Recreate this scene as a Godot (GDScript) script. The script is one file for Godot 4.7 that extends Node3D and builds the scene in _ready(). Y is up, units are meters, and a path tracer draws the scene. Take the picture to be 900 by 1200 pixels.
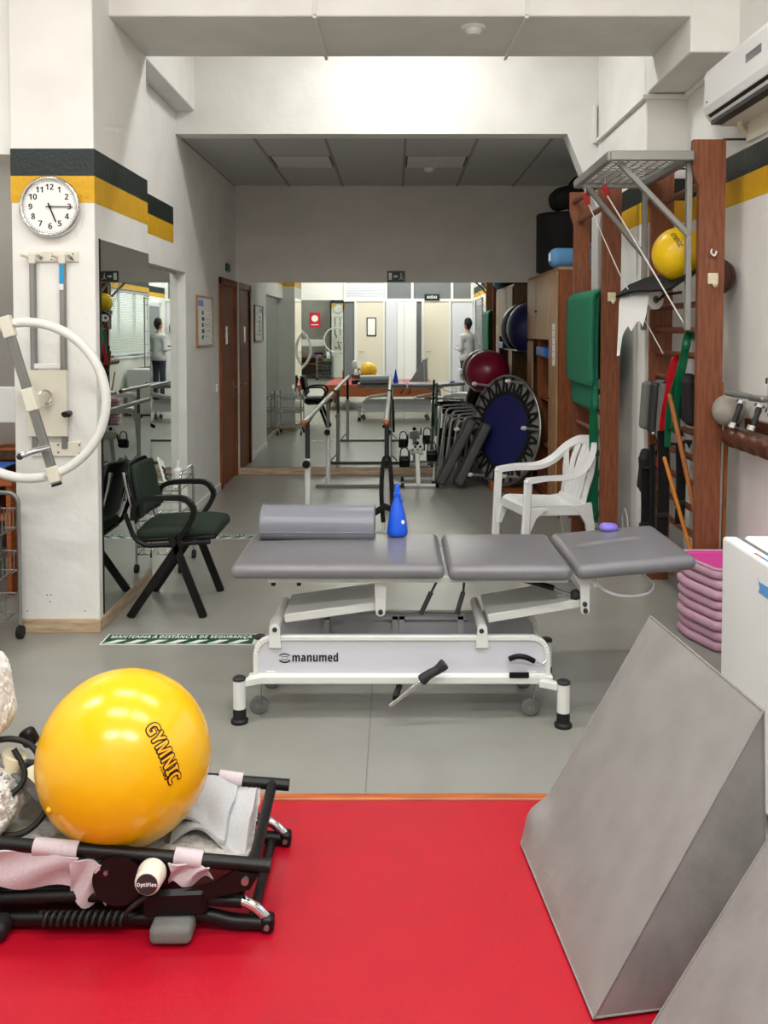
extends Node3D
# A physiotherapy gym. x to the right, y up; v(x, y, d) is a point d metres in front of the camera.

var mats := {}
var tex := {}
var names := {}
var rng := RandomNumberGenerator.new()

func v(x: float, y: float, d: float) -> Vector3:
	return Vector3(x, y, -d)

# ---------------------------------------------------------------- mesh helpers
var grp := 1
func ns() -> SurfaceTool:
	var st := SurfaceTool.new()
	st.begin(Mesh.PRIMITIVE_TRIANGLES)
	return st

func quad(st: SurfaceTool, a: Vector3, b: Vector3, c: Vector3, d: Vector3, ref: Vector3, g: int) -> void:
	st.set_smooth_group(g)
	var n := (c - a).cross(d - b)
	var flip := n.dot((a + b + c + d) * 0.25 - ref) > 0.0
	var order: Array = [a, d, c, b] if flip else [a, b, c, d]
	if order[0].distance_squared_to(order[1]) > 1e-12 and order[1].distance_squared_to(order[2]) > 1e-12:
		for p in [order[0], order[1], order[2]]: st.add_vertex(p)
	if order[0].distance_squared_to(order[3]) > 1e-12 and order[3].distance_squared_to(order[2]) > 1e-12:
		for p in [order[0], order[2], order[3]]: st.add_vertex(p)

func fan(st: SurfaceTool, pts: Array, ref: Vector3) -> void:
	st.set_smooth_group(-1)
	var mid := Vector3.ZERO
	for p in pts: mid += p
	mid /= pts.size()
	var n := Vector3.ZERO
	for i in range(1, pts.size() - 1): n += (pts[i] - pts[0]).cross(pts[i + 1] - pts[0])
	var flip := n.dot(mid - ref) > 0.0
	for i in pts.size():
		var a: Vector3 = pts[i]
		var b: Vector3 = pts[(i + 1) % pts.size()]
		if flip:
			st.add_vertex(mid); st.add_vertex(b); st.add_vertex(a)
		else:
			st.add_vertex(mid); st.add_vertex(a); st.add_vertex(b)

# chamfered box, centre c, full size s
func box(st: SurfaceTool, c: Vector3, s: Vector3, bev := 0.0, xf := Transform3D.IDENTITY) -> SurfaceTool:
	var h := s * 0.5
	var o := xf * c
	if bev <= 0.0:
		for ax in 3:
			for sg in [-1.0, 1.0]:
				var pts := []
				for k in [[-1, -1], [1, -1], [1, 1], [-1, 1]]:
					var p := Vector3.ZERO
					p[ax] = h[ax] * sg
					p[(ax + 1) % 3] = h[(ax + 1) % 3] * k[0]
					p[(ax + 2) % 3] = h[(ax + 2) % 3] * k[1]
					pts.append(xf * (c + p))
				quad(st, pts[0], pts[1], pts[2], pts[3], o, -1)
		return st
	bev = minf(bev, minf(h.x, minf(h.y, h.z)) * 0.95)
	var P := func(ax: int, sx: float, sy: float, sz: float) -> Vector3:
		var sg := Vector3(sx, sy, sz)
		var p := sg * (h - Vector3.ONE * bev)
		p[ax] = sg[ax] * h[ax]
		return xf * (c + p)
	for ax in 3:
		var a1 := (ax + 1) % 3
		var a2 := (ax + 2) % 3
		for sg in [-1.0, 1.0]:
			var pts := []
			for k in [[-1, -1], [1, -1], [1, 1], [-1, 1]]:
				var q := Vector3.ZERO
				q[ax] = sg; q[a1] = k[0]; q[a2] = k[1]
				pts.append(P.call(ax, q.x, q.y, q.z))
			quad(st, pts[0], pts[1], pts[2], pts[3], o, -1)
		for k in [[-1, -1], [1, -1], [1, 1], [-1, 1]]:
			var q0 := Vector3.ZERO
			q0[a1] = k[0]; q0[a2] = k[1]
			var q1 := q0
			q0[ax] = -1; q1[ax] = 1
			quad(st, P.call(a1, q0.x, q0.y, q0.z), P.call(a1, q1.x, q1.y, q1.z), P.call(a2, q1.x, q1.y, q1.z), P.call(a2, q0.x, q0.y, q0.z), o, -1)
	for sx in [-1.0, 1.0]:
		for sy in [-1.0, 1.0]:
			for sz in [-1.0, 1.0]:
				fan(st, [P.call(0, sx, sy, sz), P.call(1, sx, sy, sz), P.call(2, sx, sy, sz)], o)
	return st

# box given by its extents in x, y and distance d
func ext(st: SurfaceTool, x0: float, x1: float, y0: float, y1: float, d0: float, d1: float, bev := 0.0) -> SurfaceTool:
	return box(st, Vector3((x0 + x1) * 0.5, (y0 + y1) * 0.5, -(d0 + d1) * 0.5), Vector3(absf(x1 - x0), absf(y1 - y0), absf(d1 - d0)), bev)

# bar of rectangular section between two points
func bar(st: SurfaceTool, a: Vector3, b: Vector3, w: float, h: float, bev := 0.0, up := Vector3.UP) -> SurfaceTool:
	var f := (b - a).normalized()
	if absf(f.dot(up)) > 0.98: up = Vector3.RIGHT
	var s := f.cross(up).normalized()
	var u := s.cross(f)
	return box(st, Vector3.ZERO, Vector3(w, h, a.distance_to(b)), bev, Transform3D(Basis(s, u, -f), (a + b) * 0.5))

# swept round tube along a polyline; radius is a float or an array
func tube(st: SurfaceTool, path: Array, radius, sides := 12, closed := false, caps := true) -> SurfaceTool:
	grp += 1
	var n := path.size()
	var rings := []
	var up := Vector3.ZERO
	for i in n:
		var p: Vector3 = path[i]
		var t: Vector3
		if closed: t = (path[(i + 1) % n] - path[(i + n - 1) % n]).normalized()
		elif i == 0: t = (path[1] - p).normalized()
		elif i == n - 1: t = (p - path[i - 1]).normalized()
		else: t = ((path[i + 1] - p).normalized() + (p - path[i - 1]).normalized()).normalized()
		if up == Vector3.ZERO:
			up = t.cross(Vector3.UP if absf(t.y) < 0.9 else Vector3.RIGHT).normalized()
		up = (up - t * up.dot(t)).normalized()
		var s := t.cross(up)
		var r: float = radius[i] if radius is Array else radius
		var ring := []
		for k in sides:
			var a := TAU * k / sides
			ring.append(p + (up * cos(a) + s * sin(a)) * r)
		rings.append(ring)
	var last := n if closed else n - 1
	for i in last:
		var j := (i + 1) % n
		var ref: Vector3 = (path[i] + path[j]) * 0.5
		var off := 0
		if closed and j == 0:
			var best := 1e9
			for k in sides:
				var dd: float = rings[i][0].distance_squared_to(rings[0][k])
				if dd < best:
					best = dd; off = k
		for k in sides:
			var k2 := (k + 1) % sides
			quad(st, rings[i][k], rings[i][k2], rings[j][(k2 + off) % sides], rings[j][(k + off) % sides], ref, grp)
	if caps and not closed:
		fan(st, rings[0], path[1])
		fan(st, rings[n - 1], path[n - 2])
	return st

# rounded polyline: corners replaced by arcs
func smooth_path(pts: Array, rad: float, seg := 5) -> Array:
	var out := [pts[0]]
	for i in range(1, pts.size() - 1):
		var p: Vector3 = pts[i]
		var a: Vector3 = pts[i - 1]
		var b: Vector3 = pts[i + 1]
		var r := minf(rad, minf(p.distance_to(a), p.distance_to(b)) * 0.49)
		var s := p + (a - p).normalized() * r
		var e := p + (b - p).normalized() * r
		for k in seg + 1:
			var t := float(k) / seg
			out.append(s.lerp(p, t).lerp(p.lerp(e, t), t))
	out.append(pts[-1])
	return out

func spline(pts: Array, seg := 8, closed := false) -> Array:
	var out := []
	var n := pts.size()
	var m := n if closed else n - 1
	for i in m:
		var p0: Vector3 = pts[(i - 1 + n) % n] if closed or i > 0 else pts[0]
		var p1: Vector3 = pts[i]
		var p2: Vector3 = pts[(i + 1) % n]
		var p3: Vector3 = pts[(i + 2) % n] if closed or i < n - 2 else pts[n - 1]
		for k in seg:
			out.append(p1.cubic_interpolate(p2, p0, p3, float(k) / seg))
	if not closed: out.append(pts[n - 1])
	return out

# lathe: profile of Vector2(radius, height) about the local y axis
func lathe(st: SurfaceTool, prof: Array, xf: Transform3D, sides := 24, creased := false) -> SurfaceTool:
	grp += 1
	var c := Vector3.ZERO
	for i in prof.size() - 1:
		var p: Vector2 = prof[i]
		var q: Vector2 = prof[i + 1]
		# reference on the inner side of this profile segment
		var mid := (p + q) * 0.5
		var nrm := Vector2(-(q - p).y, (q - p).x).normalized()
		for k in sides:
			var a := TAU * k / sides
			var b := TAU * (k + 1) / sides
			var m := (a + b) * 0.5
			var ri := mid + nrm * 0.01
			var ref := Vector3(cos(m) * ri.x, ri.y, sin(m) * ri.x)
			quad(st, xf * Vector3(cos(a) * p.x, p.y, sin(a) * p.x), xf * Vector3(cos(b) * p.x, p.y, sin(b) * p.x),
				xf * Vector3(cos(b) * q.x, q.y, sin(b) * q.x), xf * Vector3(cos(a) * q.x, q.y, sin(a) * q.x), xf * ref, grp)
		if creased: grp += 1
	return st

func cyl(st: SurfaceTool, a: Vector3, b: Vector3, r: float, sides := 16) -> SurfaceTool:
	return tube(st, [a, b], r, sides)

func ball(st: SurfaceTool, c: Vector3, r: float, seg := 32, squash := Vector3.ONE) -> SurfaceTool:
	var pr := []
	for i in seg / 2 + 1:
		var a := -PI / 2 + PI * i / (seg / 2)
		pr.append(Vector2(maxf(cos(a) * r, 0.0), sin(a) * r))
	return lathe(st, pr, Transform3D(Basis.from_scale(squash), c), seg)

# extruded flat polygon (Vector2 list) placed by xf: x, y in the plane, z is the thickness direction
func prism(st: SurfaceTool, poly: Array, z0: float, z1: float, xf := Transform3D.IDENTITY, smooth := false) -> SurfaceTool:
	grp += 1
	var pk := PackedVector2Array(poly)
	if Geometry2D.is_polygon_clockwise(pk): pk.reverse()
	var idx := Geometry2D.triangulate_polygon(pk)
	var zm := (z0 + z1) * 0.5
	for z in [z0, z1]:
		st.set_smooth_group(-1)
		for i in range(0, idx.size(), 3):
			var a := xf * Vector3(pk[idx[i]].x, pk[idx[i]].y, z)
			var b := xf * Vector3(pk[idx[i + 1]].x, pk[idx[i + 1]].y, z)
			var c := xf * Vector3(pk[idx[i + 2]].x, pk[idx[i + 2]].y, z)
			var inside := xf * Vector3(pk[idx[i]].x, pk[idx[i]].y, zm)
			if (b - a).cross(c - a).dot(a - inside) > 0.0:
				st.add_vertex(a); st.add_vertex(c); st.add_vertex(b)
			else:
				st.add_vertex(a); st.add_vertex(b); st.add_vertex(c)
	for i in pk.size():
		var p := pk[i]
		var q := pk[(i + 1) % pk.size()]
		var nrm := Vector2((q - p).y, -(q - p).x).normalized()
		var rf := (p + q) * 0.5 - nrm * 0.001
		quad(st, xf * Vector3(p.x, p.y, z0), xf * Vector3(q.x, q.y, z0), xf * Vector3(q.x, q.y, z1), xf * Vector3(p.x, p.y, z1), xf * Vector3(rf.x, rf.y, zm), grp if smooth else -1)
	return st

func arc2(c: Vector2, r: float, a0: float, a1: float, seg := 8) -> Array:
	var out := []
	for i in seg + 1:
		var a := deg_to_rad(lerpf(a0, a1, float(i) / seg))
		out.append(c + Vector2(cos(a), sin(a)) * r)
	return out

func rrect(x0: float, y0: float, x1: float, y1: float, r: float, seg := 5) -> Array:
	return arc2(Vector2(x1 - r, y1 - r), r, 0, 90, seg) + arc2(Vector2(x0 + r, y1 - r), r, 90, 180, seg) + arc2(Vector2(x0 + r, y0 + r), r, 180, 270, seg) + arc2(Vector2(x1 - r, y0 + r), r, 270, 360, seg)

# rounded box with an optional warp of its local points: cushions, pads, seats
func rbox(st: SurfaceTool, s: Vector3, r: float, seg: int, flat: int, xf: Transform3D, warp = null) -> SurfaceTool:
	grp += 1
	var h := s * 0.5
	r = minf(r, minf(h.x, minf(h.y, h.z)) * 0.999)
	var L := []
	for ax in 3:
		var l := []
		for k in range(seg, 0, -1): l.append(-(h[ax] - r) - r * tan(PI / 4 * k / seg))
		for k in flat + 1: l.append(lerpf(-(h[ax] - r), h[ax] - r, float(k) / flat))
		for k in range(1, seg + 1): l.append((h[ax] - r) + r * tan(PI / 4 * k / seg))
		L.append(l)
	var inner := h - Vector3.ONE * r
	for ax in 3:
		var a1 := (ax + 1) % 3
		var a2 := (ax + 2) % 3
		for sg in [-1.0, 1.0]:
			var g := []
			for i in L[a1].size():
				var row := []
				for j in L[a2].size():
					var p := Vector3.ZERO
					p[ax] = h[ax] * sg; p[a1] = L[a1][i]; p[a2] = L[a2][j]
					var q := p.clamp(-inner, inner)
					var o := q + (p - q).normalized() * r
					if warp != null: o = warp.call(o)
					row.append(xf * o)
				g.append(row)
			var ref := xf * Vector3.ZERO
			for i in g.size() - 1:
				for j in g[i].size() - 1:
					var mid: Vector3 = (g[i][j] + g[i + 1][j + 1]) * 0.5
					var nd := Vector3.ZERO
					nd[ax] = sg
					var rf: Vector3 = mid - xf.basis * nd * 0.02
					quad(st, g[i][j], g[i + 1][j], g[i + 1][j + 1], g[i][j + 1], rf, grp)
	return st

# ribbon: flat band of given thickness along a path, width direction w
func ribbon(st: SurfaceTool, path: Array, w, width, thick: float) -> SurfaceTool:
	grp += 1
	var n := path.size()
	var rows := []
	for i in n:
		var p: Vector3 = path[i]
		var t: Vector3 = (path[mini(i + 1, n - 1)] - path[maxi(i - 1, 0)]).normalized()
		var wd: Vector3 = w[i] if w is Array else w
		wd = (wd - t * wd.dot(t)).normalized()
		var nn := t.cross(wd).normalized()
		var hw: float = (width[i] if width is Array else width) * 0.5
		rows.append([p + wd * hw + nn * thick * 0.5, p - wd * hw + nn * thick * 0.5, p - wd * hw - nn * thick * 0.5, p + wd * hw - nn * thick * 0.5])
	for i in n - 1:
		var ref: Vector3 = (path[i] + path[i + 1]) * 0.5
		for k in 4:
			var k2 := (k + 1) % 4
			quad(st, rows[i][k], rows[i][k2], rows[i + 1][k2], rows[i + 1][k], ref, grp * 4 + k)
	quad(st, rows[0][0], rows[0][1], rows[0][2], rows[0][3], path[1], -1)
	quad(st, rows[n - 1][0], rows[n - 1][1], rows[n - 1][2], rows[n - 1][3], path[n - 2], -1)
	grp *= 1
	grp += 8
	return st

# cloth sheet over a grid: f(u, v) gives the point; thickness along n
func sheet(st: SurfaceTool, f: Callable, nu: int, nv: int, th: float) -> SurfaceTool:
	grp += 2
	var g := []
	for i in nu + 1:
		var row := []
		for j in nv + 1: row.append(f.call(float(i) / nu, float(j) / nv))
		g.append(row)
	var nrm := []
	for i in nu + 1:
		var row := []
		for j in nv + 1:
			var a: Vector3 = g[mini(i + 1, nu)][j] - g[maxi(i - 1, 0)][j]
			var b: Vector3 = g[i][mini(j + 1, nv)] - g[i][maxi(j - 1, 0)]
			row.append(a.cross(b).normalized() * th)
		nrm.append(row)
	for i in nu:
		for j in nv:
			var m: Vector3 = (g[i][j] + g[i + 1][j + 1]) * 0.5
			var k: Vector3 = nrm[i][j]
			quad(st, g[i][j], g[i + 1][j], g[i + 1][j + 1], g[i][j + 1], m + k, grp)
			quad(st, g[i][j] + nrm[i][j], g[i + 1][j] + nrm[i + 1][j], g[i + 1][j + 1] + nrm[i + 1][j + 1], g[i][j + 1] + nrm[i][j + 1], m, grp + 1)
	for i in nu:
		for j in [0, nv]:
			quad(st, g[i][j], g[i + 1][j], g[i + 1][j] + nrm[i + 1][j], g[i][j] + nrm[i][j], g[i][1 if j == 0 else nv - 1], -1)
	for j in nv:
		for i in [0, nu]:
			quad(st, g[i][j], g[i][j + 1], g[i][j + 1] + nrm[i][j + 1], g[i][j] + nrm[i][j], g[1 if i == 0 else nu - 1][j], -1)
	return st

# lettering as a thin mesh; place maps each local point (x right, y up, z out) into the thing's space
func letters(s: String, height: float, depth: float, place: Callable, weight := 400, italic := false, fit := 0.0) -> ArrayMesh:
	var t := TextMesh.new()
	var f := SystemFont.new()
	f.font_names = PackedStringArray(["Droid Sans"])
	f.font_weight = weight
	f.font_italic = italic
	t.font = f
	t.text = s
	t.font_size = 48
	t.pixel_size = height / 34.0
	t.depth = depth
	t.curve_step = 1.5
	var am := ArrayMesh.new()
	var kx := 1.0 if fit <= 0.0 else fit / t.get_aabb().size.x
	for si in t.get_surface_count():
		var arr := t.surface_get_arrays(si)
		var vs: PackedVector3Array = arr[Mesh.ARRAY_VERTEX]
		var ix: PackedInt32Array = arr[Mesh.ARRAY_INDEX]
		var st := ns()
		st.set_smooth_group(-1)
		for k in (ix if ix.size() > 0 else range(vs.size())):
			st.add_vertex(place.call(vs[k] * Vector3(kx, 1, 1)))
		st.generate_normals()
		st.commit(am)
	return am

func flat_place(o: Vector3, right: Vector3, up: Vector3) -> Callable:
	var n := right.cross(up).normalized()
	return func(p: Vector3) -> Vector3: return o + right * p.x + up * p.y + n * p.z

# ---------------------------------------------------------------- scene helpers
func numbered(parent: Node, called: String) -> String:
	var k := str(parent.get_instance_id()) + called
	names[k] = names.get(k, -1) + 1
	return called if names[k] == 0 else "%s_%03d" % [called, names[k]]

func tag(o: Node, label: String, category: String, group := "") -> Node:
	o.set_meta("label", label)
	o.set_meta("category", category)
	if group: o.set_meta("group", group)
	return o

func thing(called: String, label: String, category: String, at := Vector3.ZERO, group := "") -> Node3D:
	var o := Node3D.new()
	o.name = numbered(self, called)
	add_child(o, true)
	o.position = at
	tag(o, label, category, group)
	return o

func mesh_of(st) -> Mesh:
	if st is Mesh: return st
	st.generate_normals()
	return st.commit()

# a part; world = true means its mesh is written in room coordinates
func part(parent: Node3D, called: String, st, m: Material, label := "", world := true) -> MeshInstance3D:
	var o := MeshInstance3D.new()
	o.name = numbered(parent, called)
	o.mesh = mesh_of(st)
	o.material_override = m
	parent.add_child(o, true)
	if world and parent != self and parent.get_parent() == self and not (parent is MeshInstance3D): o.transform = parent.transform.affine_inverse()
	if label: o.set_meta("label", label)
	return o

func solo(called: String, st, m: Material, label: String, category: String, group := "") -> MeshInstance3D:
	var o := part(self, called, st, m)
	tag(o, label, category, group)
	return o

func struct(called: String, st, m: Material) -> MeshInstance3D:
	var o := part(self, called, st, m)
	o.set_meta("kind", "structure")
	return o

# a copy of a thing with its parts
func copy(o: Node3D, called: String, xf: Transform3D, label: String, group := "") -> Node3D:
	var c: Node3D = o.duplicate()
	c.name = numbered(self, called)
	add_child(c, true)
	c.transform = xf
	c.set_meta("label", label)
	if group: c.set_meta("group", group)
	return c

# ---------------------------------------------------------------- materials
func ntex(key: String, freq: float, oct: int, lo: Color, hi: Color, size := 512, type := FastNoiseLite.TYPE_SIMPLEX_SMOOTH, normal := false, bump := 4.0) -> NoiseTexture2D:
	if tex.has(key): return tex[key]
	var n := FastNoiseLite.new()
	n.noise_type = type
	n.seed = key.hash() % 1000
	n.frequency = freq
	n.fractal_octaves = oct
	var t := NoiseTexture2D.new()
	t.width = size
	t.height = size
	t.seamless = true
	t.noise = n
	if normal:
		t.as_normal_map = true
		t.bump_strength = bump
	else:
		var g := Gradient.new()
		g.set_color(0, lo)
		g.set_color(1, hi)
		t.color_ramp = g
	tex[key] = t
	return t

func mat(key: String, c: Color, rough := 0.5, metal := 0.0, spec := 0.5) -> StandardMaterial3D:
	if mats.has(key): return mats[key]
	var m := StandardMaterial3D.new()
	m.resource_name = key
	m.albedo_color = c
	m.roughness = rough
	m.metallic = metal
	m.metallic_specular = spec
	m.cull_mode = BaseMaterial3D.CULL_DISABLED
	mats[key] = m
	return m

func textured(m: StandardMaterial3D, albedo: Texture2D, scale: Vector3, normal: Texture2D = null, nscale := 0.3, world := false) -> StandardMaterial3D:
	m.albedo_texture = albedo
	m.uv1_triplanar = true
	m.uv1_world_triplanar = world
	m.uv1_scale = scale
	if normal:
		m.normal_enabled = true
		m.normal_texture = normal
		m.normal_scale = nscale
	return m

func make_materials() -> void:
	var g9 := Color(0.93, 0.93, 0.93)
	var mottle := ntex("mottle", 0.006, 4, Color(0.955, 0.955, 0.95), Color(1, 1, 1))
	var fine := ntex("fine", 0.05, 3, Color(0.9, 0.9, 0.9), Color(1, 1, 1))
	var finen := ntex("finen", 0.04, 4, g9, g9, 512, FastNoiseLite.TYPE_SIMPLEX_SMOOTH, true, 3.0)
	var pebble := ntex("pebble", 0.03, 2, g9, g9, 512, FastNoiseLite.TYPE_CELLULAR, true, 6.0)
	var grain := ntex("grain", 0.012, 5, Color(0.74, 0.69, 0.65), Color(1, 1, 1))
	var fuzz := ntex("fuzz", 0.09, 3, Color(0.72, 0.71, 0.70), Color(1, 1, 1))
	var fuzzn := ntex("fuzzn", 0.09, 3, g9, g9, 512, FastNoiseLite.TYPE_SIMPLEX_SMOOTH, true, 5.0)
	textured(mat("wall", Color(0.925, 0.92, 0.905), 0.75), mottle, Vector3.ONE * 0.5, finen, 0.15, true)
	textured(mat("wall_back", Color(0.87, 0.85, 0.825), 0.8), mottle, Vector3.ONE * 0.5, finen, 0.15, true)
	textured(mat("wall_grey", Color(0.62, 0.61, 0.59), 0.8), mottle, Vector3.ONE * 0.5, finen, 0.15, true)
	textured(mat("ceiling", Color(0.86, 0.86, 0.84), 0.85), mottle, Vector3.ONE * 0.4, null, 0.0, true)
	textured(mat("tile", Color(0.82, 0.82, 0.81), 0.9), fine, Vector3.ONE * 1.5, finen, 0.3, true)
	textured(mat("green_band", Color(0.085, 0.145, 0.135), 0.45), mottle, Vector3.ONE * 3.0, pebble, 0.5, true)
	textured(mat("yellow_band", Color(0.86, 0.66, 0.06), 0.55), mottle, Vector3.ONE, pebble, 0.4, true)
	textured(mat("floor", Color(0.585, 0.58, 0.55), 0.30, 0.0, 0.45), mottle, Vector3.ONE * 0.7, finen, 0.04, true)
	mat("seam", Color(0.47, 0.47, 0.44), 0.5)
	textured(mat("base_wood", Color(0.86, 0.775, 0.66), 0.5), grain, Vector3(0.6, 5, 0.6))
	textured(mat("bar_wood", Color(0.565, 0.335, 0.215), 0.42), grain, Vector3(8, 0.7, 8))
	textured(mat("rung_wood", Color(0.50, 0.29, 0.19), 0.42), grain, Vector3(6, 6, 1.0))
	textured(mat("door_wood", Color(0.62, 0.36, 0.20), 0.6, 0.0, 0.3), grain, Vector3(6, 0.5, 6))
	textured(mat("cabinet_wood", Color(0.76, 0.60, 0.43), 0.45), grain, Vector3(5, 0.5, 5))
	textured(mat("cabinet_side", Color(0.57, 0.32, 0.15), 0.45), grain, Vector3(5, 0.5, 5))
	textured(mat("orange_wood", Color(0.74, 0.41, 0.20), 0.45), grain, Vector3(0.7, 6, 6))
	textured(mat("stick_wood", Color(0.72, 0.45, 0.20), 0.5), grain, Vector3(5, 1, 5))
	textured(mat("bright_stick", Color(0.86, 0.55, 0.17), 0.5), grain, Vector3(5, 1, 5))
	textured(mat("dark_wood", Color(0.36, 0.19, 0.10), 0.35), grain, Vector3(5, 5, 1))
	mat("mirror", Color(0.90, 0.925, 0.905), 0.0, 1.0)
	mat("black", Color(0.022, 0.022, 0.025), 0.42, 0.0, 0.4)
	mat("black_matt", Color(0.03, 0.03, 0.035), 0.8)
	mat("black_rubber", Color(0.05, 0.05, 0.05), 0.65)
	mat("dark_grey", Color(0.16, 0.16, 0.17), 0.55)
	mat("steel", Color(0.62, 0.62, 0.61), 0.35, 0.9)
	mat("brushed", Color(0.55, 0.55, 0.54), 0.45, 0.85)
	mat("galvanised", Color(0.60, 0.60, 0.58), 0.5, 0.6)
	mat("chrome", Color(0.85, 0.85, 0.85), 0.08, 1.0)
	mat("white_metal", Color(0.88, 0.88, 0.86), 0.35)
	mat("cream_metal", Color(0.87, 0.85, 0.79), 0.35)
	mat("white_plastic", Color(0.92, 0.92, 0.92), 0.35)
	mat("panel_white", Color(0.83, 0.83, 0.86), 0.4)
	mat("cream_plastic", Color(0.85, 0.82, 0.70), 0.35)
	mat("white", Color(0.9, 0.9, 0.9), 0.5)
	mat("paper", Color(0.93, 0.93, 0.92), 0.9)
	mat("bed_grey", Color(0.70, 0.70, 0.72), 0.5)
	textured(mat("vinyl_grey", Color(0.49, 0.48, 0.495), 0.28), mottle, Vector3.ONE * 2.0, finen, 0.12)
	textured(mat("bolster_grey", Color(0.50, 0.51, 0.55), 0.33), mottle, Vector3.ONE * 2.0, finen, 0.1)
	textured(mat("wedge_grey", Color(0.545, 0.54, 0.53), 0.42), ntex("blotch", 0.011, 5, Color(0.86, 0.86, 0.86), Color(1, 1, 1)), Vector3.ONE * 1.6, finen, 0.2)
	textured(mat("red_vinyl", Color(0.67, 0.04, 0.135), 0.36), mottle, Vector3.ONE * 2.0, finen, 0.12)
	mat("ball_yellow", Color(0.90, 0.70, 0.02), 0.22)
	mat("small_ball_yellow", Color(0.93, 0.76, 0.05), 0.3)
	mat("ball_red", Color(0.50, 0.07, 0.20), 0.28)
	mat("ball_blue", Color(0.075, 0.11, 0.29), 0.3)
	textured(mat("leather", Color(0.27, 0.12, 0.07), 0.5), mottle, Vector3.ONE * 3, finen, 0.4)
	textured(mat("ball_grey", Color(0.62, 0.60, 0.55), 0.7), mottle, Vector3.ONE * 3, finen, 0.2)
	textured(mat("chair_green", Color(0.07, 0.155, 0.10), 0.8), fine, Vector3.ONE * 6, finen, 0.3)
	textured(mat("mat_green", Color(0.10, 0.47, 0.34), 0.75), fine, Vector3.ONE * 3, finen, 0.2)
	mat("band_green", Color(0.04, 0.42, 0.27), 0.4)
	mat("band_red", Color(0.78, 0.04, 0.12), 0.45)
	mat("sign_green", Color(0.03, 0.31, 0.17), 0.4)
	mat("sign_dark", Color(0.04, 0.12, 0.075), 0.4)
	mat("sign_white", Color(0.93, 0.93, 0.92), 0.45)
	mat("bottle_blue", Color(0.10, 0.36, 0.88), 0.3)
	textured(mat("towel_blue", Color(0.42, 0.66, 0.88), 0.85), fuzz, Vector3.ONE * 6, fuzzn, 0.4)
	mat("basket_blue", Color(0.12, 0.40, 0.75), 0.4)
	mat("sky_blue", Color(0.10, 0.60, 0.85), 0.5)
	mat("tramp_blue", Color(0.075, 0.085, 0.35), 0.7)
	mat("step_pink", Color(0.76, 0.59, 0.68), 0.5)
	mat("step_magenta", Color(0.83, 0.26, 0.60), 0.55)
	mat("lilac", Color(0.52, 0.45, 0.85), 0.4)
	textured(mat("towel_grey", Color(0.82, 0.81, 0.79), 0.95), fuzz, Vector3.ONE * 9, fuzzn, 0.5)
	textured(mat("towel_white", Color(0.93, 0.93, 0.92), 0.95), fuzz, Vector3.ONE * 9, fuzzn, 0.5)
	textured(mat("sling", Color(0.80, 0.76, 0.78), 0.8), fine, Vector3.ONE * 6, finen, 0.3)
	textured(mat("pad_dark", Color(0.30, 0.295, 0.305), 0.5), mottle, Vector3.ONE * 3, finen, 0.2)
	textured(mat("fabric_grey", Color(0.45, 0.45, 0.44), 0.9), fine, Vector3.ONE * 8, finen, 0.3)
	textured(mat("cloth_grey", Color(0.72, 0.725, 0.735), 0.85), fine, Vector3.ONE * 6, finen, 0.3)
	mat("rail_grey", Color(0.64, 0.64, 0.63), 0.32, 0.3)
	mat("sign_red", Color(0.75, 0.06, 0.12), 0.5)
	mat("door_cream", Color(0.86, 0.83, 0.76), 0.5)
	mat("glass_grey", Color(0.45, 0.46, 0.47), 0.2)
	var pane := mat("pane", Color(0.9, 0.95, 0.95, 0.12), 0.03)
	pane.transparency = BaseMaterial3D.TRANSPARENCY_ALPHA
	var lamp := mat("lamp", Color(1, 1, 1), 0.4)
	lamp.emission_enabled = true
	lamp.emission = Color(1.0, 0.97, 0.92)
	lamp.emission_energy_multiplier = 6.0

# ---------------------------------------------------------------- set-up: camera, sky, exposure, lamps, room
func _ready() -> void:
	rng.seed = 7
	var cam := Camera3D.new()
	cam.name = "camera"
	cam.near = 0.05
	cam.far = 60.0
	cam.projection = Camera3D.PROJECTION_FRUSTUM
	cam.keep_aspect = Camera3D.KEEP_HEIGHT
	cam.size = 0.05 * 1200.0 / 1100.0
	cam.frustum_offset = Vector2(-13.0, -170.8) * 0.05 / 1100.0
	cam.position = Vector3(0, 1.6, 0)
	cam.rotation_degrees = Vector3(-2.3, 0, 0)
	add_child(cam)
	cam.current = true
	var we := WorldEnvironment.new()
	we.name = "environment"
	var env := Environment.new()
	env.tonemap_mode = Environment.TONE_MAPPER_LINEAR
	env.tonemap_exposure = 1.6
	env.background_mode = Environment.BG_SKY
	var sky := Sky.new()
	var sm := ProceduralSkyMaterial.new()
	sm.sky_top_color = Color(0.62, 0.72, 0.85)
	sm.sky_horizon_color = Color(0.85, 0.88, 0.90)
	sm.ground_bottom_color = Color(0.45, 0.45, 0.44)
	sm.ground_horizon_color = Color(0.75, 0.76, 0.76)
	sm.sky_energy_multiplier = 1.8
	sky.sky_material = sm
	env.sky = sky
	env.sdfgi_enabled = true
	env.ssao_enabled = true
	env.ssil_enabled = true
	we.environment = env
	add_child(we)
	make_materials()
	# ceiling lamps: [x, d, y, energy, label]
	for a in LAMPS: ceiling_lamp(a[0], a[1], a[2], a[3], a[4], a[5])
	build_shell()
	build_fittings()
	build_back_corner()
	build_right_side()
	build_left_side()
	build_bed()
	build_foreground()
	build_behind()
	build_person()

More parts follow.
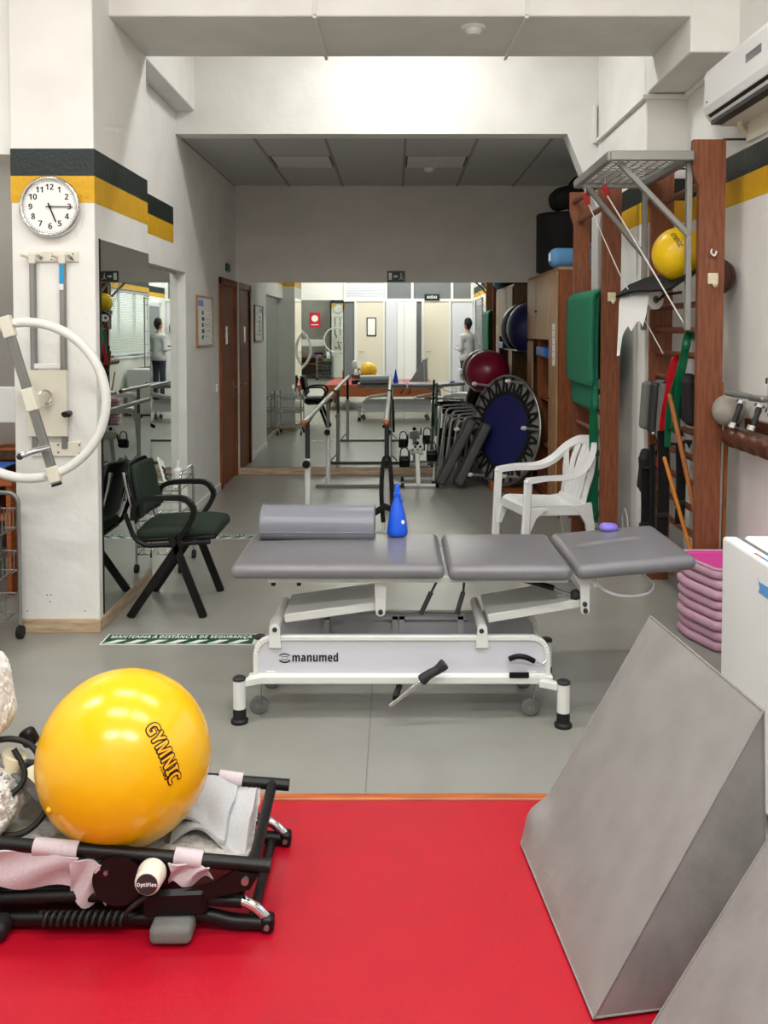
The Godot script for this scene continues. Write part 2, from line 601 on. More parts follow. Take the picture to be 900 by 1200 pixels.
const LAMPS := [
	[0.05, 6.5, 4.16, 2.2, 0.9, "fluorescent ceiling lamp hidden behind the cross beam"],
	[-0.75, 3.0, 4.16, 1.5, 1.3, "fluorescent ceiling lamp left of the middle in front of the beam"],
	[0.85, 3.0, 4.16, 1.5, 1.3, "fluorescent ceiling lamp right of the middle in front of the beam"],
	[-0.75, 1.2, 4.16, 1.7, 1.3, "fluorescent ceiling lamp above the left of the red mat"],
	[0.85, 1.2, 4.16, 1.7, 1.3, "fluorescent ceiling lamp above the grey wedges"],
	[-0.85, -0.9, 4.16, 4.3, 1.3, "fluorescent ceiling lamp near the partition, on the mirror side"],
	[0.85, -0.9, 4.16, 4.3, 1.3, "fluorescent ceiling lamp near the partition, on the window side"],
	[-2.8, 2.6, 4.16, 2.4, 1.2, "fluorescent ceiling lamp over the space left of the pillar"],
	[-2.75, 5.8, 2.85, 0.5, 1.0, "fluorescent lamp under the low ceiling of the left bay"],
]

func ceiling_lamp(x: float, d: float, y: float, energy: float, length: float, label: String) -> void:
	var t := thing("ceiling_lamp", label, "lamp", v(x, y, d), "ceiling lamps")
	part(t, "housing", ext(ns(), x - length / 2, x + length / 2, y, y + 0.09, d - 0.11, d + 0.11, 0.01), mats.white_metal)
	for s in [-0.055, 0.055]:
		part(t, "fluorescent_tube", tube(ns(), [v(x - length / 2 + 0.03, y - 0.022, d + s), v(x + length / 2 - 0.03, y - 0.022, d + s)], 0.014, 10), mats.lamp)
	for s in [-1, 1]:
		part(t, "end_cap", ext(ns(), x + s * (length / 2 - 0.02) - 0.015, x + s * (length / 2 - 0.02) + 0.015, y - 0.045, y, d - 0.1, d + 0.1, 0.004), mats.white_metal)
	var l := AreaLight3D.new()
	l.name = "light"
	l.area_size = Vector2(length - 0.1, 0.16)
	l.light_energy = energy
	l.light_color = Color(1.0, 0.995, 0.985)
	l.area_range = 20.0
	l.area_attenuation = 2.0
	l.shadow_enabled = true
	l.rotation_degrees = Vector3(-90, 0, 0)
	t.add_child(l)
	l.position = Vector3(0, -0.05, 0)

func build_shell() -> void:
	struct("floor", ext(ns(), -3.7, 2.1, -0.12, 0.0, -2.3, 10.45), mats.floor)
	# welded seams of the vinyl sheets
	struct("trim_1", ext(ns(), -0.104, -0.1, -0.001, 0.0008, -2.0, 10.2), mats.seam)
	struct("ceiling", ext(ns(), -3.7, 2.1, 4.25, 4.4, -2.3, 7.6), mats.ceiling)
	# left pillar
	var pil := struct("wall_pillar", ext(ns(), -1.985, -1.555, 0.07, 4.25, 4.885, 5.93, 0.004), mats.wall)
	part(pil, "green_stripe", ext(ns(), -1.9865, -1.5535, 2.388, 2.528, 4.8835, 5.93), mats.green_band)
	part(pil, "yellow_stripe", ext(ns(), -1.9865, -1.5535, 2.25, 2.388, 4.8835, 5.93), mats.yellow_band)
	for p in [[-1.83, 0.2], [-1.81, 0.2], [-1.815, 0.165], [-1.935, 0.115], [-1.63, 0.115]]:
		part(pil, "screw_hole", cyl(ns(), v(p[0], p[1], 4.887), v(p[0], p[1], 4.8838), 0.0035, 8), mats.dark_grey)
	struct("baseboard_pillar", ext(ns(), -1.987, -1.548, 0.0, 0.075, 4.874, 5.93, 0.003), mats.base_wood)
	# wall along the left: recess with a mirror, then the doors
	var wl := ns()
	ext(wl, -2.1, -1.74, 2.065, 4.25, 5.93, 7.82)
	ext(wl, -2.1, -1.812, 0.0, 2.065, 5.93, 7.82)
	ext(wl, -2.1, -1.74, 0.0, 4.25, 7.82, 10.45)
	var wln := struct("wall_left", wl, mats.wall)
	part(wln, "green_stripe", ext(ns(), -1.741, -1.7385, 2.41, 2.55, 5.93, 7.4), mats.green_band)
	part(wln, "yellow_stripe", ext(ns(), -1.741, -1.7385, 2.27, 2.41, 5.93, 7.4), mats.yellow_band)
	struct("baseboard_left", ext(ns(), -1.741, -1.728, 0.0, 0.07, 7.82, 9.27, 0.003), mats.wall)
	# back wall and its foot
	struct("wall_back", ext(ns(), -2.1, 2.1, 0.0, 3.4, 10.265, 10.45), mats.wall_back)
	struct("baseboard_back", ext(ns(), -1.74, 1.9, 0.0, 0.075, 10.215, 10.27, 0.004), mats.base_wood)
	# soffit wall with a haunched corner and the wall end it rests on
	var sof := [Vector2(-1.76, 4.26), Vector2(-1.76, 3.14), Vector2(1.365, 3.14), Vector2(1.6, 2.56), Vector2(1.6, 0), Vector2(2.0, 0), Vector2(2.0, 4.26)]
	struct("wall_soffit", prism(ns(), sof, 7.5, 7.68, Transform3D(Basis.from_scale(Vector3(1, 1, -1)), Vector3.ZERO)), mats.wall)
	# beams
	struct("ceiling_beam", ext(ns(), -1.56, 1.61, 3.295, 4.26, 5.17, 5.93, 0.006), mats.wall)
	struct("ceiling_beam_side", ext(ns(), 1.605, 1.88, 3.10, 4.26, 5.165, 6.10, 0.006), mats.wall)
	struct("ceiling_beam_edge", ext(ns(), -1.75, -1.585, 3.32, 4.26, 5.93, 7.5, 0.006), mats.wall)
	# right column
	var col := struct("wall_column", ext(ns(), 1.605, 1.9, 0.0, 4.26, 6.06, 7.52, 0.008), mats.wall)
	part(col, "green_stripe", ext(ns(), 1.6035, 1.9, 2.42, 2.56, 6.0585, 7.1), mats.green_band)
	part(col, "yellow_stripe", ext(ns(), 1.6035, 1.9, 2.28, 2.42, 6.0585, 7.1), mats.yellow_band)
	# right wall with the window opening, and the wall of the low back bay
	var wr := ns()
	ext(wr, 1.87, 2.1, 0.0, 1.08, -2.3, 7.6)
	ext(wr, 1.87, 2.1, 2.32, 4.26, -2.3, 7.6)
	ext(wr, 1.87, 2.1, 1.08, 2.32, 4.2, 7.6)
	ext(wr, 1.87, 2.1, 1.08, 2.32, -2.3, 1.0)
	ext(wr, 1.9, 2.1, 0.0, 3.4, 7.6, 10.45)
	var wrn := struct("wall_right", wr, mats.wall)
	part(wrn, "green_stripe", ext(ns(), 1.8685, 1.871, 2.42, 2.56, -1.9, 6.06), mats.green_band)
	part(wrn, "yellow_stripe", ext(ns(), 1.8685, 1.871, 2.325, 2.42, -1.9, 4.2), mats.yellow_band)
	part(wrn, "yellow_stripe", ext(ns(), 1.8685, 1.871, 2.28, 2.42, 4.2, 6.06), mats.yellow_band)
	# stains running down the paint near the wall bars
	var stain := mat("stain", Color(0.80, 0.76, 0.66), 0.8)
	for s in [[4.62, 1.95, 2.27, 0.012], [4.66, 2.08, 2.26, 0.007]]:
		part(wrn, "stain", ribbon(ns(), spline([v(1.8692, s[2], s[0]), v(1.8692, (s[1] + s[2]) / 2, s[0] + 0.012), v(1.8692, s[1], s[0] - 0.006)], 5), Vector3(0, 0, 1), s[3], 0.0004), stain)
	# low tiled ceiling of the back bay
	var cb := struct("ceiling_back", ext(ns(), -1.75, 1.95, 3.165, 3.3, 7.6, 10.3), mats.dark_grey)
	var xs := [-1.74, -1.146, -0.568, 0.084, 0.671, 1.277, 1.88]
	for i in 6:
		var cuts := [7.68, 8.5, 9.1, 10.262] if i == 1 or i == 3 else [7.68, 9.1, 10.262]
		for k in cuts.size() - 1:
			if cuts[k] == 8.5 and cuts.size() == 4: continue
			part(cb, "tile", ext(ns(), xs[i] + 0.006, xs[i + 1] - 0.006, 3.145, 3.165, cuts[k] + 0.006, cuts[k + 1] - 0.006, 0.003), mats.tile)
	for i in 7:
		part(cb, "rail", ext(ns(), xs[i] - 0.012, xs[i] + 0.012, 3.14, 3.15, 7.68, 10.262), mats.wall_grey)
	part(cb, "rail", ext(ns(), -1.74, 1.9, 3.14, 3.15, 10.24, 10.264), mats.wall)
	# left bay: lintel over it, its grey back wall, its outer walls
	struct("wall_lintel", ext(ns(), -3.7, -1.985, 2.51, 4.26, 4.95, 5.12), mats.wall)
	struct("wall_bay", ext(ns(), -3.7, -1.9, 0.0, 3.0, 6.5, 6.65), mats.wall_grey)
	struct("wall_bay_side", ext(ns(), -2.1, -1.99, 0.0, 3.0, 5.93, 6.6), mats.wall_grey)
	struct("wall_outer", ext(ns(), -4.25, -3.55, 0.0, 4.26, -2.3, 6.65), mats.wall)
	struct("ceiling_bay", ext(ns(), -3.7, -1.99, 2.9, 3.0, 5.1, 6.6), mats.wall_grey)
	struct("wall_partition", ext(ns(), -3.7, 2.1, 0.0, 4.26, -2.2, -2.0), mats.wall)

func build_fittings() -> void:
	# mirrors
	var wm := thing("mirror", "large mirror covering the back wall above the wooden base strip", "mirror", v(0.1, 0.075, 10.25))
	part(wm, "glass", ext(ns(), -1.70, 0.1, 0.08, 2.1, 10.245, 10.262, 0.001), mats.mirror)
	part(wm, "glass", ext(ns(), 0.1015, 1.89, 0.08, 2.1, 10.245, 10.262, 0.001), mats.mirror)
	var pm := thing("mirror", "tall mirror on the side of the left pillar behind the green chair", "mirror", v(-1.55, 0.08, 5.4))
	part(pm, "glass", ext(ns(), -1.556, -1.549, 0.08, 2.07, 4.955, 5.925, 0.001), mats.mirror)
	part(pm, "edge_strip", ext(ns(), -1.557, -1.548, 0.08, 2.072, 4.945, 4.955, 0.001), mats.black)
	var rm := thing("mirror", "mirror set in the wall recess behind the wire trolley", "mirror", v(-1.81, 0.0, 6.9))
	part(rm, "glass", ext(ns(), -1.813, -1.806, 0.08, 2.05, 5.95, 7.81, 0.001), mats.mirror)
	part(rm, "foot_strip", ext(ns(), -1.813, -1.80, 0.0, 0.08, 5.95, 7.81, 0.002), mats.base_wood)
	# doors in the left wall
	var dr := struct("door_1", ext(ns(), -1.745, -1.735, 0.004, 2.05, 9.34, 10.16, 0.002), mats.door_wood)
	for f in [[9.28, 9.35], [10.15, 10.22]]:
		part(dr, "frame", ext(ns(), -1.75, -1.715, 0.0, 2.11, f[0], f[1], 0.004), mats.door_wood)
	part(dr, "frame", ext(ns(), -1.75, -1.715, 2.04, 2.11, 9.28, 10.22, 0.004), mats.door_wood)
	part(dr, "handle", tube(ns(), smooth_path([v(-1.735, 0.98, 10.05), v(-1.68, 0.98, 10.05), v(-1.68, 0.98, 9.93)], 0.02), 0.008, 10), mats.brushed)
	part(dr, "lock_plate", ext(ns(), -1.737, -1.731, 0.86, 1.04, 10.03, 10.07, 0.002), mats.brushed)
	part(dr, "notice", ext(ns(), -1.736, -1.732, 1.44, 1.62, 9.6, 9.72), mats.glass_grey)
	# light switch, sign over the door
	var sw := thing("light_switch", "small white light switch on the left wall beside the wooden door", "switch", v(-1.735, 1.02, 9.14))
	part(sw, "plate", ext(ns(), -1.741, -1.73, 0.98, 1.06, 9.1, 9.18, 0.003), mats.white_plastic)
	part(sw, "rocker", ext(ns(), -1.731, -1.726, 0.995, 1.045, 9.115, 9.165, 0.002), mats.white)
	var sg := thing("exit_sign", "small green sign seen edge on above the wooden door", "sign", v(-1.72, 2.2, 9.75))
	part(sg, "panel", ext(ns(), -1.742, -1.722, 2.19, 2.27, 9.65, 9.85, 0.004), mats.sign_green)
	var es := thing("exit_sign", "dark green exit sign at the top edge of the big back mirror", "sign", v(0.01, 2.11, 10.25))
	part(es, "panel", ext(ns(), -0.085, 0.105, 2.11, 2.225, 10.244, 10.268, 0.003), mats.sign_dark)
	part(es, "door_symbol", ext(ns(), -0.07, -0.035, 2.13, 2.205, 10.2425, 10.2445), mats.sign_white)
	part(es, "arrow", prism(ns(), [Vector2(-0.02, 2.167), Vector2(0.005, 2.185), Vector2(0.005, 2.175), Vector2(0.03, 2.175), Vector2(0.03, 2.16), Vector2(0.005, 2.16), Vector2(0.005, 2.15)], 10.2425, 10.2445, Transform3D(Basis.from_scale(Vector3(1, 1, -1)), Vector3.ZERO)), mats.sign_white)
	part(es, "runner_symbol", tube(ns(), [v(0.05, 2.135, 10.243), v(0.065, 2.155, 10.243), v(0.062, 2.18, 10.243), v(0.08, 2.17, 10.243)], 0.005, 6), mats.sign_white)
	part(es, "runner_symbol", ball(ns(), v(0.064, 2.196, 10.243), 0.007, 8), mats.sign_white)
	part(es, "runner_symbol", tube(ns(), [v(0.066, 2.155, 10.243), v(0.08, 2.145, 10.243), v(0.086, 2.13, 10.243)], 0.005, 6), mats.sign_white)
	# framed poster on the left wall
	var pf := thing("framed_poster", "wood framed poster with a blue square and rows of small figures", "poster", v(-1.735, 1.44, 8.55))
	part(pf, "print", ext(ns(), -1.74, -1.732, 1.455, 1.88, 8.22, 8.9), mats.paper)
	for f in [[1.44, 1.455, 8.2, 8.92], [1.88, 1.895, 8.2, 8.92], [1.44, 1.895, 8.2, 8.225], [1.44, 1.895, 8.895, 8.92]]:
		part(pf, "frame", ext(ns(), -1.741, -1.722, f[0], f[1], f[2], f[3], 0.002), mats.cabinet_wood)
	part(pf, "printed_square", ext(ns(), -1.733, -1.7315, 1.80, 1.855, 8.27, 8.5), mats.basket_blue)
	for k in 5:
		part(pf, "printed_figure", ext(ns(), -1.733, -1.7315, 1.76 - k * 0.055, 1.725 - k * 0.055, 8.42, 8.5 + 0.03 * (k % 2)), mats.dark_grey)
		part(pf, "printed_text", ext(ns(), -1.733, -1.7315, 1.75 - k * 0.055, 1.74 - k * 0.055, 8.56, 8.78), mats.glass_grey)
	# vents and detectors overhead
	for a in [[-1.146, -0.568], [0.084, 0.671]]:
		var vt := thing("ceiling_vent", "slatted air vent in the low tiled ceiling, " + ("left one" if a[0] < 0 else "right one"), "vent", v((a[0] + a[1]) / 2, 3.14, 8.8))
		part(vt, "frame", ext(ns(), a[0] + 0.02, a[1] - 0.02, 3.15, 3.163, 8.51, 9.09), mats.glass_grey)
		for k in 9:
			part(vt, "slat", bar(ns(), v(a[0] + 0.03, 3.146, 8.54 + k * 0.065), v(a[1] - 0.03, 3.146, 8.54 + k * 0.065), 0.045, 0.004), mats.white_metal)
		part(vt, "divider", ext(ns(), (a[0] + a[1]) / 2 - 0.008, (a[0] + a[1]) / 2 + 0.008, 3.138, 3.152, 8.51, 9.09), mats.white_metal)
	var sd := solo("smoke_detector", lathe(ns(), [Vector2(0, -0.035), Vector2(0.035, -0.035), Vector2(0.05, -0.02), Vector2(0.055, 0.0), Vector2(0, 0)], Transform3D(Basis(), v(0.33, 3.145, 9.13)), 20, true), mats.white_plastic, "small white smoke detector on the low tiled ceiling", "detector")
	var bd := thing("beam_detector", "white detector under the cross beam at the top of the room", "detector", v(0.44, 3.295, 5.35))
	part(bd, "base", lathe(ns(), [Vector2(0, -0.016), Vector2(0.062, -0.016), Vector2(0.07, 0.0), Vector2(0, 0)], Transform3D(Basis(), v(0.44, 3.295, 5.35)), 24, true), mats.white_plastic)
	part(bd, "head", lathe(ns(), [Vector2(0, -0.045), Vector2(0.025, -0.045), Vector2(0.045, -0.03), Vector2(0.05, -0.015), Vector2(0, -0.015)], Transform3D(Basis(), v(0.44, 3.295, 5.35)), 24, true), mats.white_plastic)
	# surface wiring on beam and column
	var w1 := struct("trim_2", bar(ns(), v(-0.44, 4.24, 5.165), v(-0.437, 3.30, 5.165), 0.022, 0.012, 0.002), mats.wall)
	part(w1, "cable_duct", bar(ns(), v(-0.437, 3.29, 5.165), v(-0.43, 3.29, 5.97), 0.02, 0.012, 0.002), mats.wall)
	var w2 := struct("trim_3", bar(ns(), v(0.72, 4.24, 5.165), v(0.715, 3.30, 5.165), 0.022, 0.012, 0.002), mats.wall)
	part(w2, "cable_duct", bar(ns(), v(0.715, 3.29, 5.165), v(0.69, 3.29, 5.97), 0.02, 0.012, 0.002), mats.wall)
	var w3 := struct("trim_4", bar(ns(), v(1.855, 3.085, 5.25), v(1.855, 3.085, 6.04), 0.03, 0.03, 0.003), mats.wall)
	part(w3, "cable_duct", bar(ns(), v(1.86, 3.075, 6.045), v(1.6, 3.075, 6.045), 0.03, 0.03, 0.003), mats.wall)
	part(w3, "cable_duct", bar(ns(), v(1.59, 3.075, 6.03), v(1.59, 3.075, 7.49), 0.03, 0.03, 0.003), mats.wall)
	part(w3, "cable_duct", bar(ns(), v(1.575, 3.06, 7.485), v(1.575, 3.36, 7.485), 0.045, 0.03, 0.003), mats.wall)

# ---------------------------------------------------------------- treatment table in the middle
func pad(x0: float, x1: float, y0: float, y1: float, d0: float, d1: float, slot := false) -> SurfaceTool:
	var s := Vector3(x1 - x0, y1 - y0, d1 - d0)
	var w := func(p: Vector3) -> Vector3:
		var u := p.x / (s.x * 0.5)
		var k := p.z / (s.z * 0.5)
		# rounded corners in plan, soft crown on top
		if p.y > 0.0: p.y += 0.011 * (1.0 - u * u) * (1.0 - k * k)
		if slot and p.y > 0.0:
			var e := Vector2((p.x + 0.045) / 0.155, (p.z + 0.02 + p.x * 0.12) / 0.024).length()
			if e < 1.0: p.y -= 0.026 * pow(1.0 - e, 0.55)
		return p
	return rbox(ns(), s, 0.0295, 5, 44 if slot else 14, Transform3D(Basis(), v((x0 + x1) / 2, (y0 + y1) / 2, (d0 + d1) / 2)), w)

func rail_shape(x0: float, x1: float, y0: float, y1: float, r: float) -> Array:
	return [Vector2(x0, y0), Vector2(x1, y0)] + arc2(Vector2(x1 - r, y1 - r), r, 0, 90, 8) + arc2(Vector2(x0 + r, y1 - r), r, 90, 180, 8)

func build_bed() -> void:
	var b := thing("treatment_table", "grey padded three-section treatment table on a white lifting base with pedals", "treatment table", v(0.05, 0, 4.0))
	part(b, "foot_pad", pad(-0.665, 0.2, 0.588, 0.648, 3.735, 4.345), mats.vinyl_grey)
	part(b, "middle_pad", pad(0.215, 0.712, 0.582, 0.645, 3.73, 4.345), mats.vinyl_grey)
	var hp := part(b, "head_pad", pad(-0.245, 0.245, -0.03, 0.03, -0.31, 0.31, true), mats.vinyl_grey, "head pad with a pressed breathing slot", false)
	hp.transform = b.transform.affine_inverse() * Transform3D(Basis(Vector3.UP, 0.015) * Basis(Vector3.BACK, 0.085), v(0.972, 0.633, 4.055))
	# deck frame under the pads
	var fr := ns()
	for d in [3.80, 4.28]:
		ext(fr, -0.52, 0.705, 0.565, 0.59, d - 0.014, d + 0.014, 0.003)
	for x in [-0.5, -0.06, 0.21, 0.69]: ext(fr, x - 0.015, x + 0.015, 0.562, 0.586, 3.80, 4.28, 0.003)
	part(b, "deck_frame", fr, mats.white_metal)
	part(b, "head_bracket", prism(ns(), [Vector2(0.735, 0.585), Vector2(0.79, 0.585), Vector2(0.835, 0.545), Vector2(0.825, 0.535), Vector2(0.80, 0.555), Vector2(0.80, 0.435), Vector2(0.79, 0.425), Vector2(0.772, 0.425), Vector2(0.765, 0.435), Vector2(0.762, 0.54)], 3.82, 3.835, Transform3D(Basis.from_scale(Vector3(1, 1, -1)), Vector3.ZERO)), mats.white_metal)
	part(b, "head_bracket", prism(ns(), [Vector2(0.735, 0.585), Vector2(0.79, 0.585), Vector2(0.80, 0.435), Vector2(0.772, 0.425), Vector2(0.762, 0.54)], 4.23, 4.245, Transform3D(Basis.from_scale(Vector3(1, 1, -1)), Vector3.ZERO)), mats.white_metal)
	for d in [3.82, 4.23]:
		part(b, "lift_bracket", prism(ns(), [Vector2(-0.085, 0.57), Vector2(-0.035, 0.57), Vector2(-0.04, 0.44)] + arc2(Vector2(-0.06, 0.435), 0.02, 0, -180, 6) + [Vector2(-0.08, 0.44)], d, d + 0.02, Transform3D(Basis.from_scale(Vector3(1, 1, -1)), Vector3.ZERO)), mats.white_metal)
	for p in [[-0.06, 0.435, 3.815], [0.783, 0.44, 3.815], [0.78, 0.468, 3.815], [-0.49, 0.375, 3.775], [0.352, 0.37, 3.775]]:
		part(b, "pivot_bolt", lathe(ns(), [Vector2(0, 0), Vector2(0.010, 0), Vector2(0.010, 0.008), Vector2(0.006, 0.011), Vector2(0, 0.011)], Transform3D(Basis(Vector3.RIGHT, PI / 2), v(p[0], p[1], p[2] + 0.004)), 12, true), mats.dark_grey)
	# lifting arms: two parallel pairs and their cross tubes
	for a in [[-0.46, 0.395, -0.06, 0.452], [0.385, 0.395, 0.79, 0.465]]:
		part(b, "lift_arm", bar(ns(), v(a[0], a[1], 4.0), v(a[2], a[3], 4.0), 0.30, 0.036, 0.004), mats.white_metal)
		part(b, "cross_tube", tube(ns(), [v(a[0] - 0.03, 0.378, 3.78), v(a[0] - 0.03, 0.378, 4.16)], 0.02, 14), mats.white_metal)
		part(b, "pivot_plate", prism(ns(), [Vector2(a[0] - 0.055, 0.3), Vector2(a[0] - 0.005, 0.3), Vector2(a[0] - 0.01, 0.385)] + arc2(Vector2(a[0] - 0.03, 0.38), 0.019, 10, 170, 6), 3.775, 3.79, Transform3D(Basis.from_scale(Vector3(1, 1, -1)), Vector3.ZERO)), mats.white_metal)
	# side panels of the base
	for side in [[3.785, -0.6, 0.645], [4.12, -0.58, 0.645]]:
		var d: float = side[0]
		var sh := Transform3D(Basis.from_scale(Vector3(1, 1, -1)), Vector3.ZERO)
		var outer := rail_shape(side[1] + 0.02, side[2] - 0.01, 0.175, 0.345, 0.075)
		part(b, "side_panel", prism(ns(), outer, d + 0.008, d + 0.02, sh), mats.panel_white)
		var rim := ns()
		var path := []
		for p in rail_shape(side[1] + 0.03, side[2] - 0.02, 0.178, 0.335, 0.07): path.append(v(p.x, p.y, d + 0.01))
		path.append(path[0])
		for i in path.size() - 1:
			if path[i].distance_to(path[i + 1]) > 0.002: bar(rim, path[i], path[i + 1] + (path[i + 1] - path[i]).normalized() * 0.003, 0.022, 0.022, 0.004, Vector3(0, 0, 1))
		part(b, "panel_rim", rim, mats.white_metal)
		part(b, "bottom_rail", ext(ns(), side[1], side[2], 0.15, 0.185, d - 0.016, d + 0.03, 0.005), mats.white_metal)
		var ribs := ns()
		var e := d - 0.012 if d > 4.0 else d + 0.03
		ext(ribs, -0.53, 0.58, 0.315, 0.342, e - 0.01, e + 0.01)
		ext(ribs, -0.53, 0.58, 0.19, 0.21, e - 0.01, e + 0.01)
		for x in [-0.30, 0.0, 0.03, 0.29]: ext(ribs, x - 0.013, x + 0.013, 0.2, 0.33, e - 0.01, e + 0.01)
		part(b, "panel_ribs", ribs, mats.bed_grey)
		part(b, "inner_sheet", prism(ns(), rail_shape(side[1] + 0.035, side[2] - 0.025, 0.18, 0.335, 0.07), d + (0.022 if d < 4 else 0.006), d + (0.024 if d < 4 else 0.0075), sh), mats.bed_grey)
	part(b, "base_crossmember", ext(ns(), -0.53, -0.49, 0.16, 0.2, 3.79, 4.13, 0.004), mats.white_metal)
	part(b, "base_crossmember", ext(ns(), 0.54, 0.58, 0.16, 0.2, 3.79, 4.13, 0.004), mats.white_metal)
	# feet
	for p in [[-0.632, 3.755], [0.676, 3.715], [-0.622, 4.27], [0.69, 4.23]]:
		var c := v(p[0], 0, p[1])
		var ft := part(b, "foot_post", lathe(ns(), [Vector2(0, 0.055), Vector2(0.026, 0.055), Vector2(0.026, 0.178), Vector2(0, 0.178)], Transform3D(Basis(), c), 18, true), mats.white_metal)
		part(ft, "rubber_foot", lathe(ns(), [Vector2(0, 0), Vector2(0.035, 0), Vector2(0.036, 0.012), Vector2(0.027, 0.02), Vector2(0.0268, 0.06), Vector2(0, 0.06)], Transform3D(Basis(), c), 18, true), mats.black_rubber)
		part(ft, "cap", lathe(ns(), [Vector2(0, 0.176), Vector2(0.0275, 0.176), Vector2(0.0275, 0.184), Vector2(0.02, 0.19), Vector2(0, 0.191)], Transform3D(Basis(), c), 18, true), mats.dark_grey)
		var sx := signf(p[0])
		part(b, "outrigger", bar(ns(), v(p[0] - sx * 0.02, 0.165, p[1]), v(p[0] - sx * 0.09, 0.168, p[1] + (0.03 if p[1] < 4 else -0.1)), 0.03, 0.03, 0.003), mats.white_metal)
	# castors
	for p in [[-0.565, 3.84], [0.56, 3.82], [-0.55, 4.12], [0.57, 4.12]]:
		var cw := part(b, "castor", lathe(ns(), [Vector2(0.012, -0.012), Vector2(0.03, -0.012), Vector2(0.038, -0.006), Vector2(0.038, 0.006), Vector2(0.03, 0.012), Vector2(0.012, 0.012)], Transform3D(Basis(Vector3.RIGHT, PI / 2) * Basis(Vector3.BACK, 0.0), v(p[0], 0.038, p[1])), 20, true), mats.fabric_grey)
		part(cw, "hub", cyl(ns(), v(p[0], 0.038, p[1] - 0.015), v(p[0], 0.038, p[1] + 0.015), 0.014, 12), mats.steel)
		part(cw, "fork", bar(ns(), v(p[0] + 0.004, 0.03, p[1] - 0.018), v(p[0] + 0.016, 0.15, p[1] - 0.012), 0.02, 0.004), mats.steel)
	# foot lever with rubber grip, lock lever, rating plate
	var lv := part(b, "foot_lever", tube(ns(), [v(-0.02, 0.09, 3.70), v(0.125, 0.20, 3.72)], 0.009, 10), mats.chrome)
	part(lv, "grip", tube(ns(), spline([v(0.105, 0.187, 3.717), v(0.135, 0.212, 3.715), v(0.17, 0.232, 3.715), v(0.2, 0.257, 3.715)], 4), [0.021, 0.023, 0.022, 0.02, 0.019, 0.019, 0.018, 0.018, 0.019, 0.02, 0.022, 0.023, 0.022], 10), mats.dark_grey)
	part(b, "lever_rod", bar(ns(), v(0.0, 0.12, 3.705), v(0.02, 0.14, 3.80), 0.02, 0.02), mats.black)
	var lk := part(b, "lock_lever", tube(ns(), spline([v(0.465, 0.258, 3.765), v(0.495, 0.272, 3.755), v(0.53, 0.268, 3.755), v(0.565, 0.25, 3.762)], 4), 0.011, 10), mats.black)
	part(lk, "lever_arm", tube(ns(), [v(0.56, 0.252, 3.762), v(0.6, 0.236, 3.765), v(0.615, 0.25, 3.77)], 0.006, 8), mats.chrome)
	part(b, "plate", ext(ns(), 0.465, 0.545, 0.178, 0.202, 3.764, 3.772, 0.002), mats.black)
	# gas springs and levers under the deck
	part(b, "gas_spring", tube(ns(), [v(-0.04, 0.555, 3.87), v(0.3, 0.56, 3.9)], 0.012, 10), mats.black)
	part(b, "gas_spring", tube(ns(), [v(0.5, 0.565, 3.87), v(0.66, 0.52, 3.87)], 0.012, 10), mats.black)
	part(b, "gas_spring", tube(ns(), [v(0.64, 0.525, 3.87), v(0.745, 0.485, 3.87)], 0.008, 10), mats.steel)
	part(b, "spring_joint", ball(ns(), v(0.752, 0.49, 3.87), 0.025, 12), mats.dark_grey)
	for p in [[0.105, 0.17], [0.252, 0.285]]:
		part(b, "adjusting_lever", tube(ns(), [v(p[1], 0.555, 3.83), v((p[0] + p[1]) / 2 + 0.01, 0.52, 3.8)], 0.005, 8), mats.dark_grey)
		part(b, "adjusting_lever", tube(ns(), [v((p[0] + p[1]) / 2 + 0.01, 0.523, 3.8), v(p[0], 0.435, 3.79)], 0.01, 10), mats.dark_grey)
	for x in [-0.5, -0.395]: part(b, "stud", ext(ns(), x - 0.008, x + 0.008, 0.545, 0.566, 3.81, 3.83), mats.black)
	# printed name and emblem on the panel
	part(b, "lettering", letters("manumed", 0.034, 0.001, flat_place(v(-0.327, 0.254, 3.7915), Vector3.RIGHT, Vector3.UP), 700, true, 0.187), mats.black)
	var em := ns()
	for s in [-1.0, 1.0]:
		var p := []
		for k in 9:
			var t := lerpf(-1, 1, k / 8.0)
			p.append(v(-0.452 + 0.022 * t, 0.252 + s * (0.018 - 0.009 * t * t), 3.792))
		ribbon(em, p, Vector3.UP, 0.004 if s > 0 else 0.006, 0.001)
	ribbon(em, [v(-0.466, 0.256, 3.792), v(-0.452, 0.259, 3.792), v(-0.438, 0.256, 3.792)], Vector3.UP, 0.002, 0.001)
	ribbon(em, [v(-0.466, 0.248, 3.792), v(-0.452, 0.245, 3.792), v(-0.438, 0.248, 3.792)], Vector3.UP, 0.002, 0.001)
	part(b, "emblem", em, mats.black)
	# mains cord looping down from the head end
	part(b, "power_plug", ext(ns(), 0.8, 0.845, 0.535, 0.575, 3.85, 3.89, 0.006), mats.white_plastic)
	part(b, "power_cord", tube(ns(), spline([v(0.83, 0.555, 3.87), v(0.86, 0.52, 3.87), v(0.92, 0.49, 3.88), v(1.0, 0.478, 3.9), v(1.07, 0.483, 3.93), v(1.1, 0.51, 3.97), v(1.06, 0.545, 4.0), v(1.02, 0.57, 4.02), v(0.98, 0.6, 4.05)], 6), 0.0065, 8), mats.white_plastic)

	# bolster: half roll with a piped seam
	var bo := thing("bolster", "grey vinyl half-round bolster lying across the treatment table", "bolster", v(-0.345, 0.65, 4.25))
	var prof := []
	for a in [[-0.10, 0.0], [0.10, 0.0], [0.105, 0.01], [0.105, 0.05], [0.1, 0.075]]: prof.append(Vector2(a[0], a[1]))
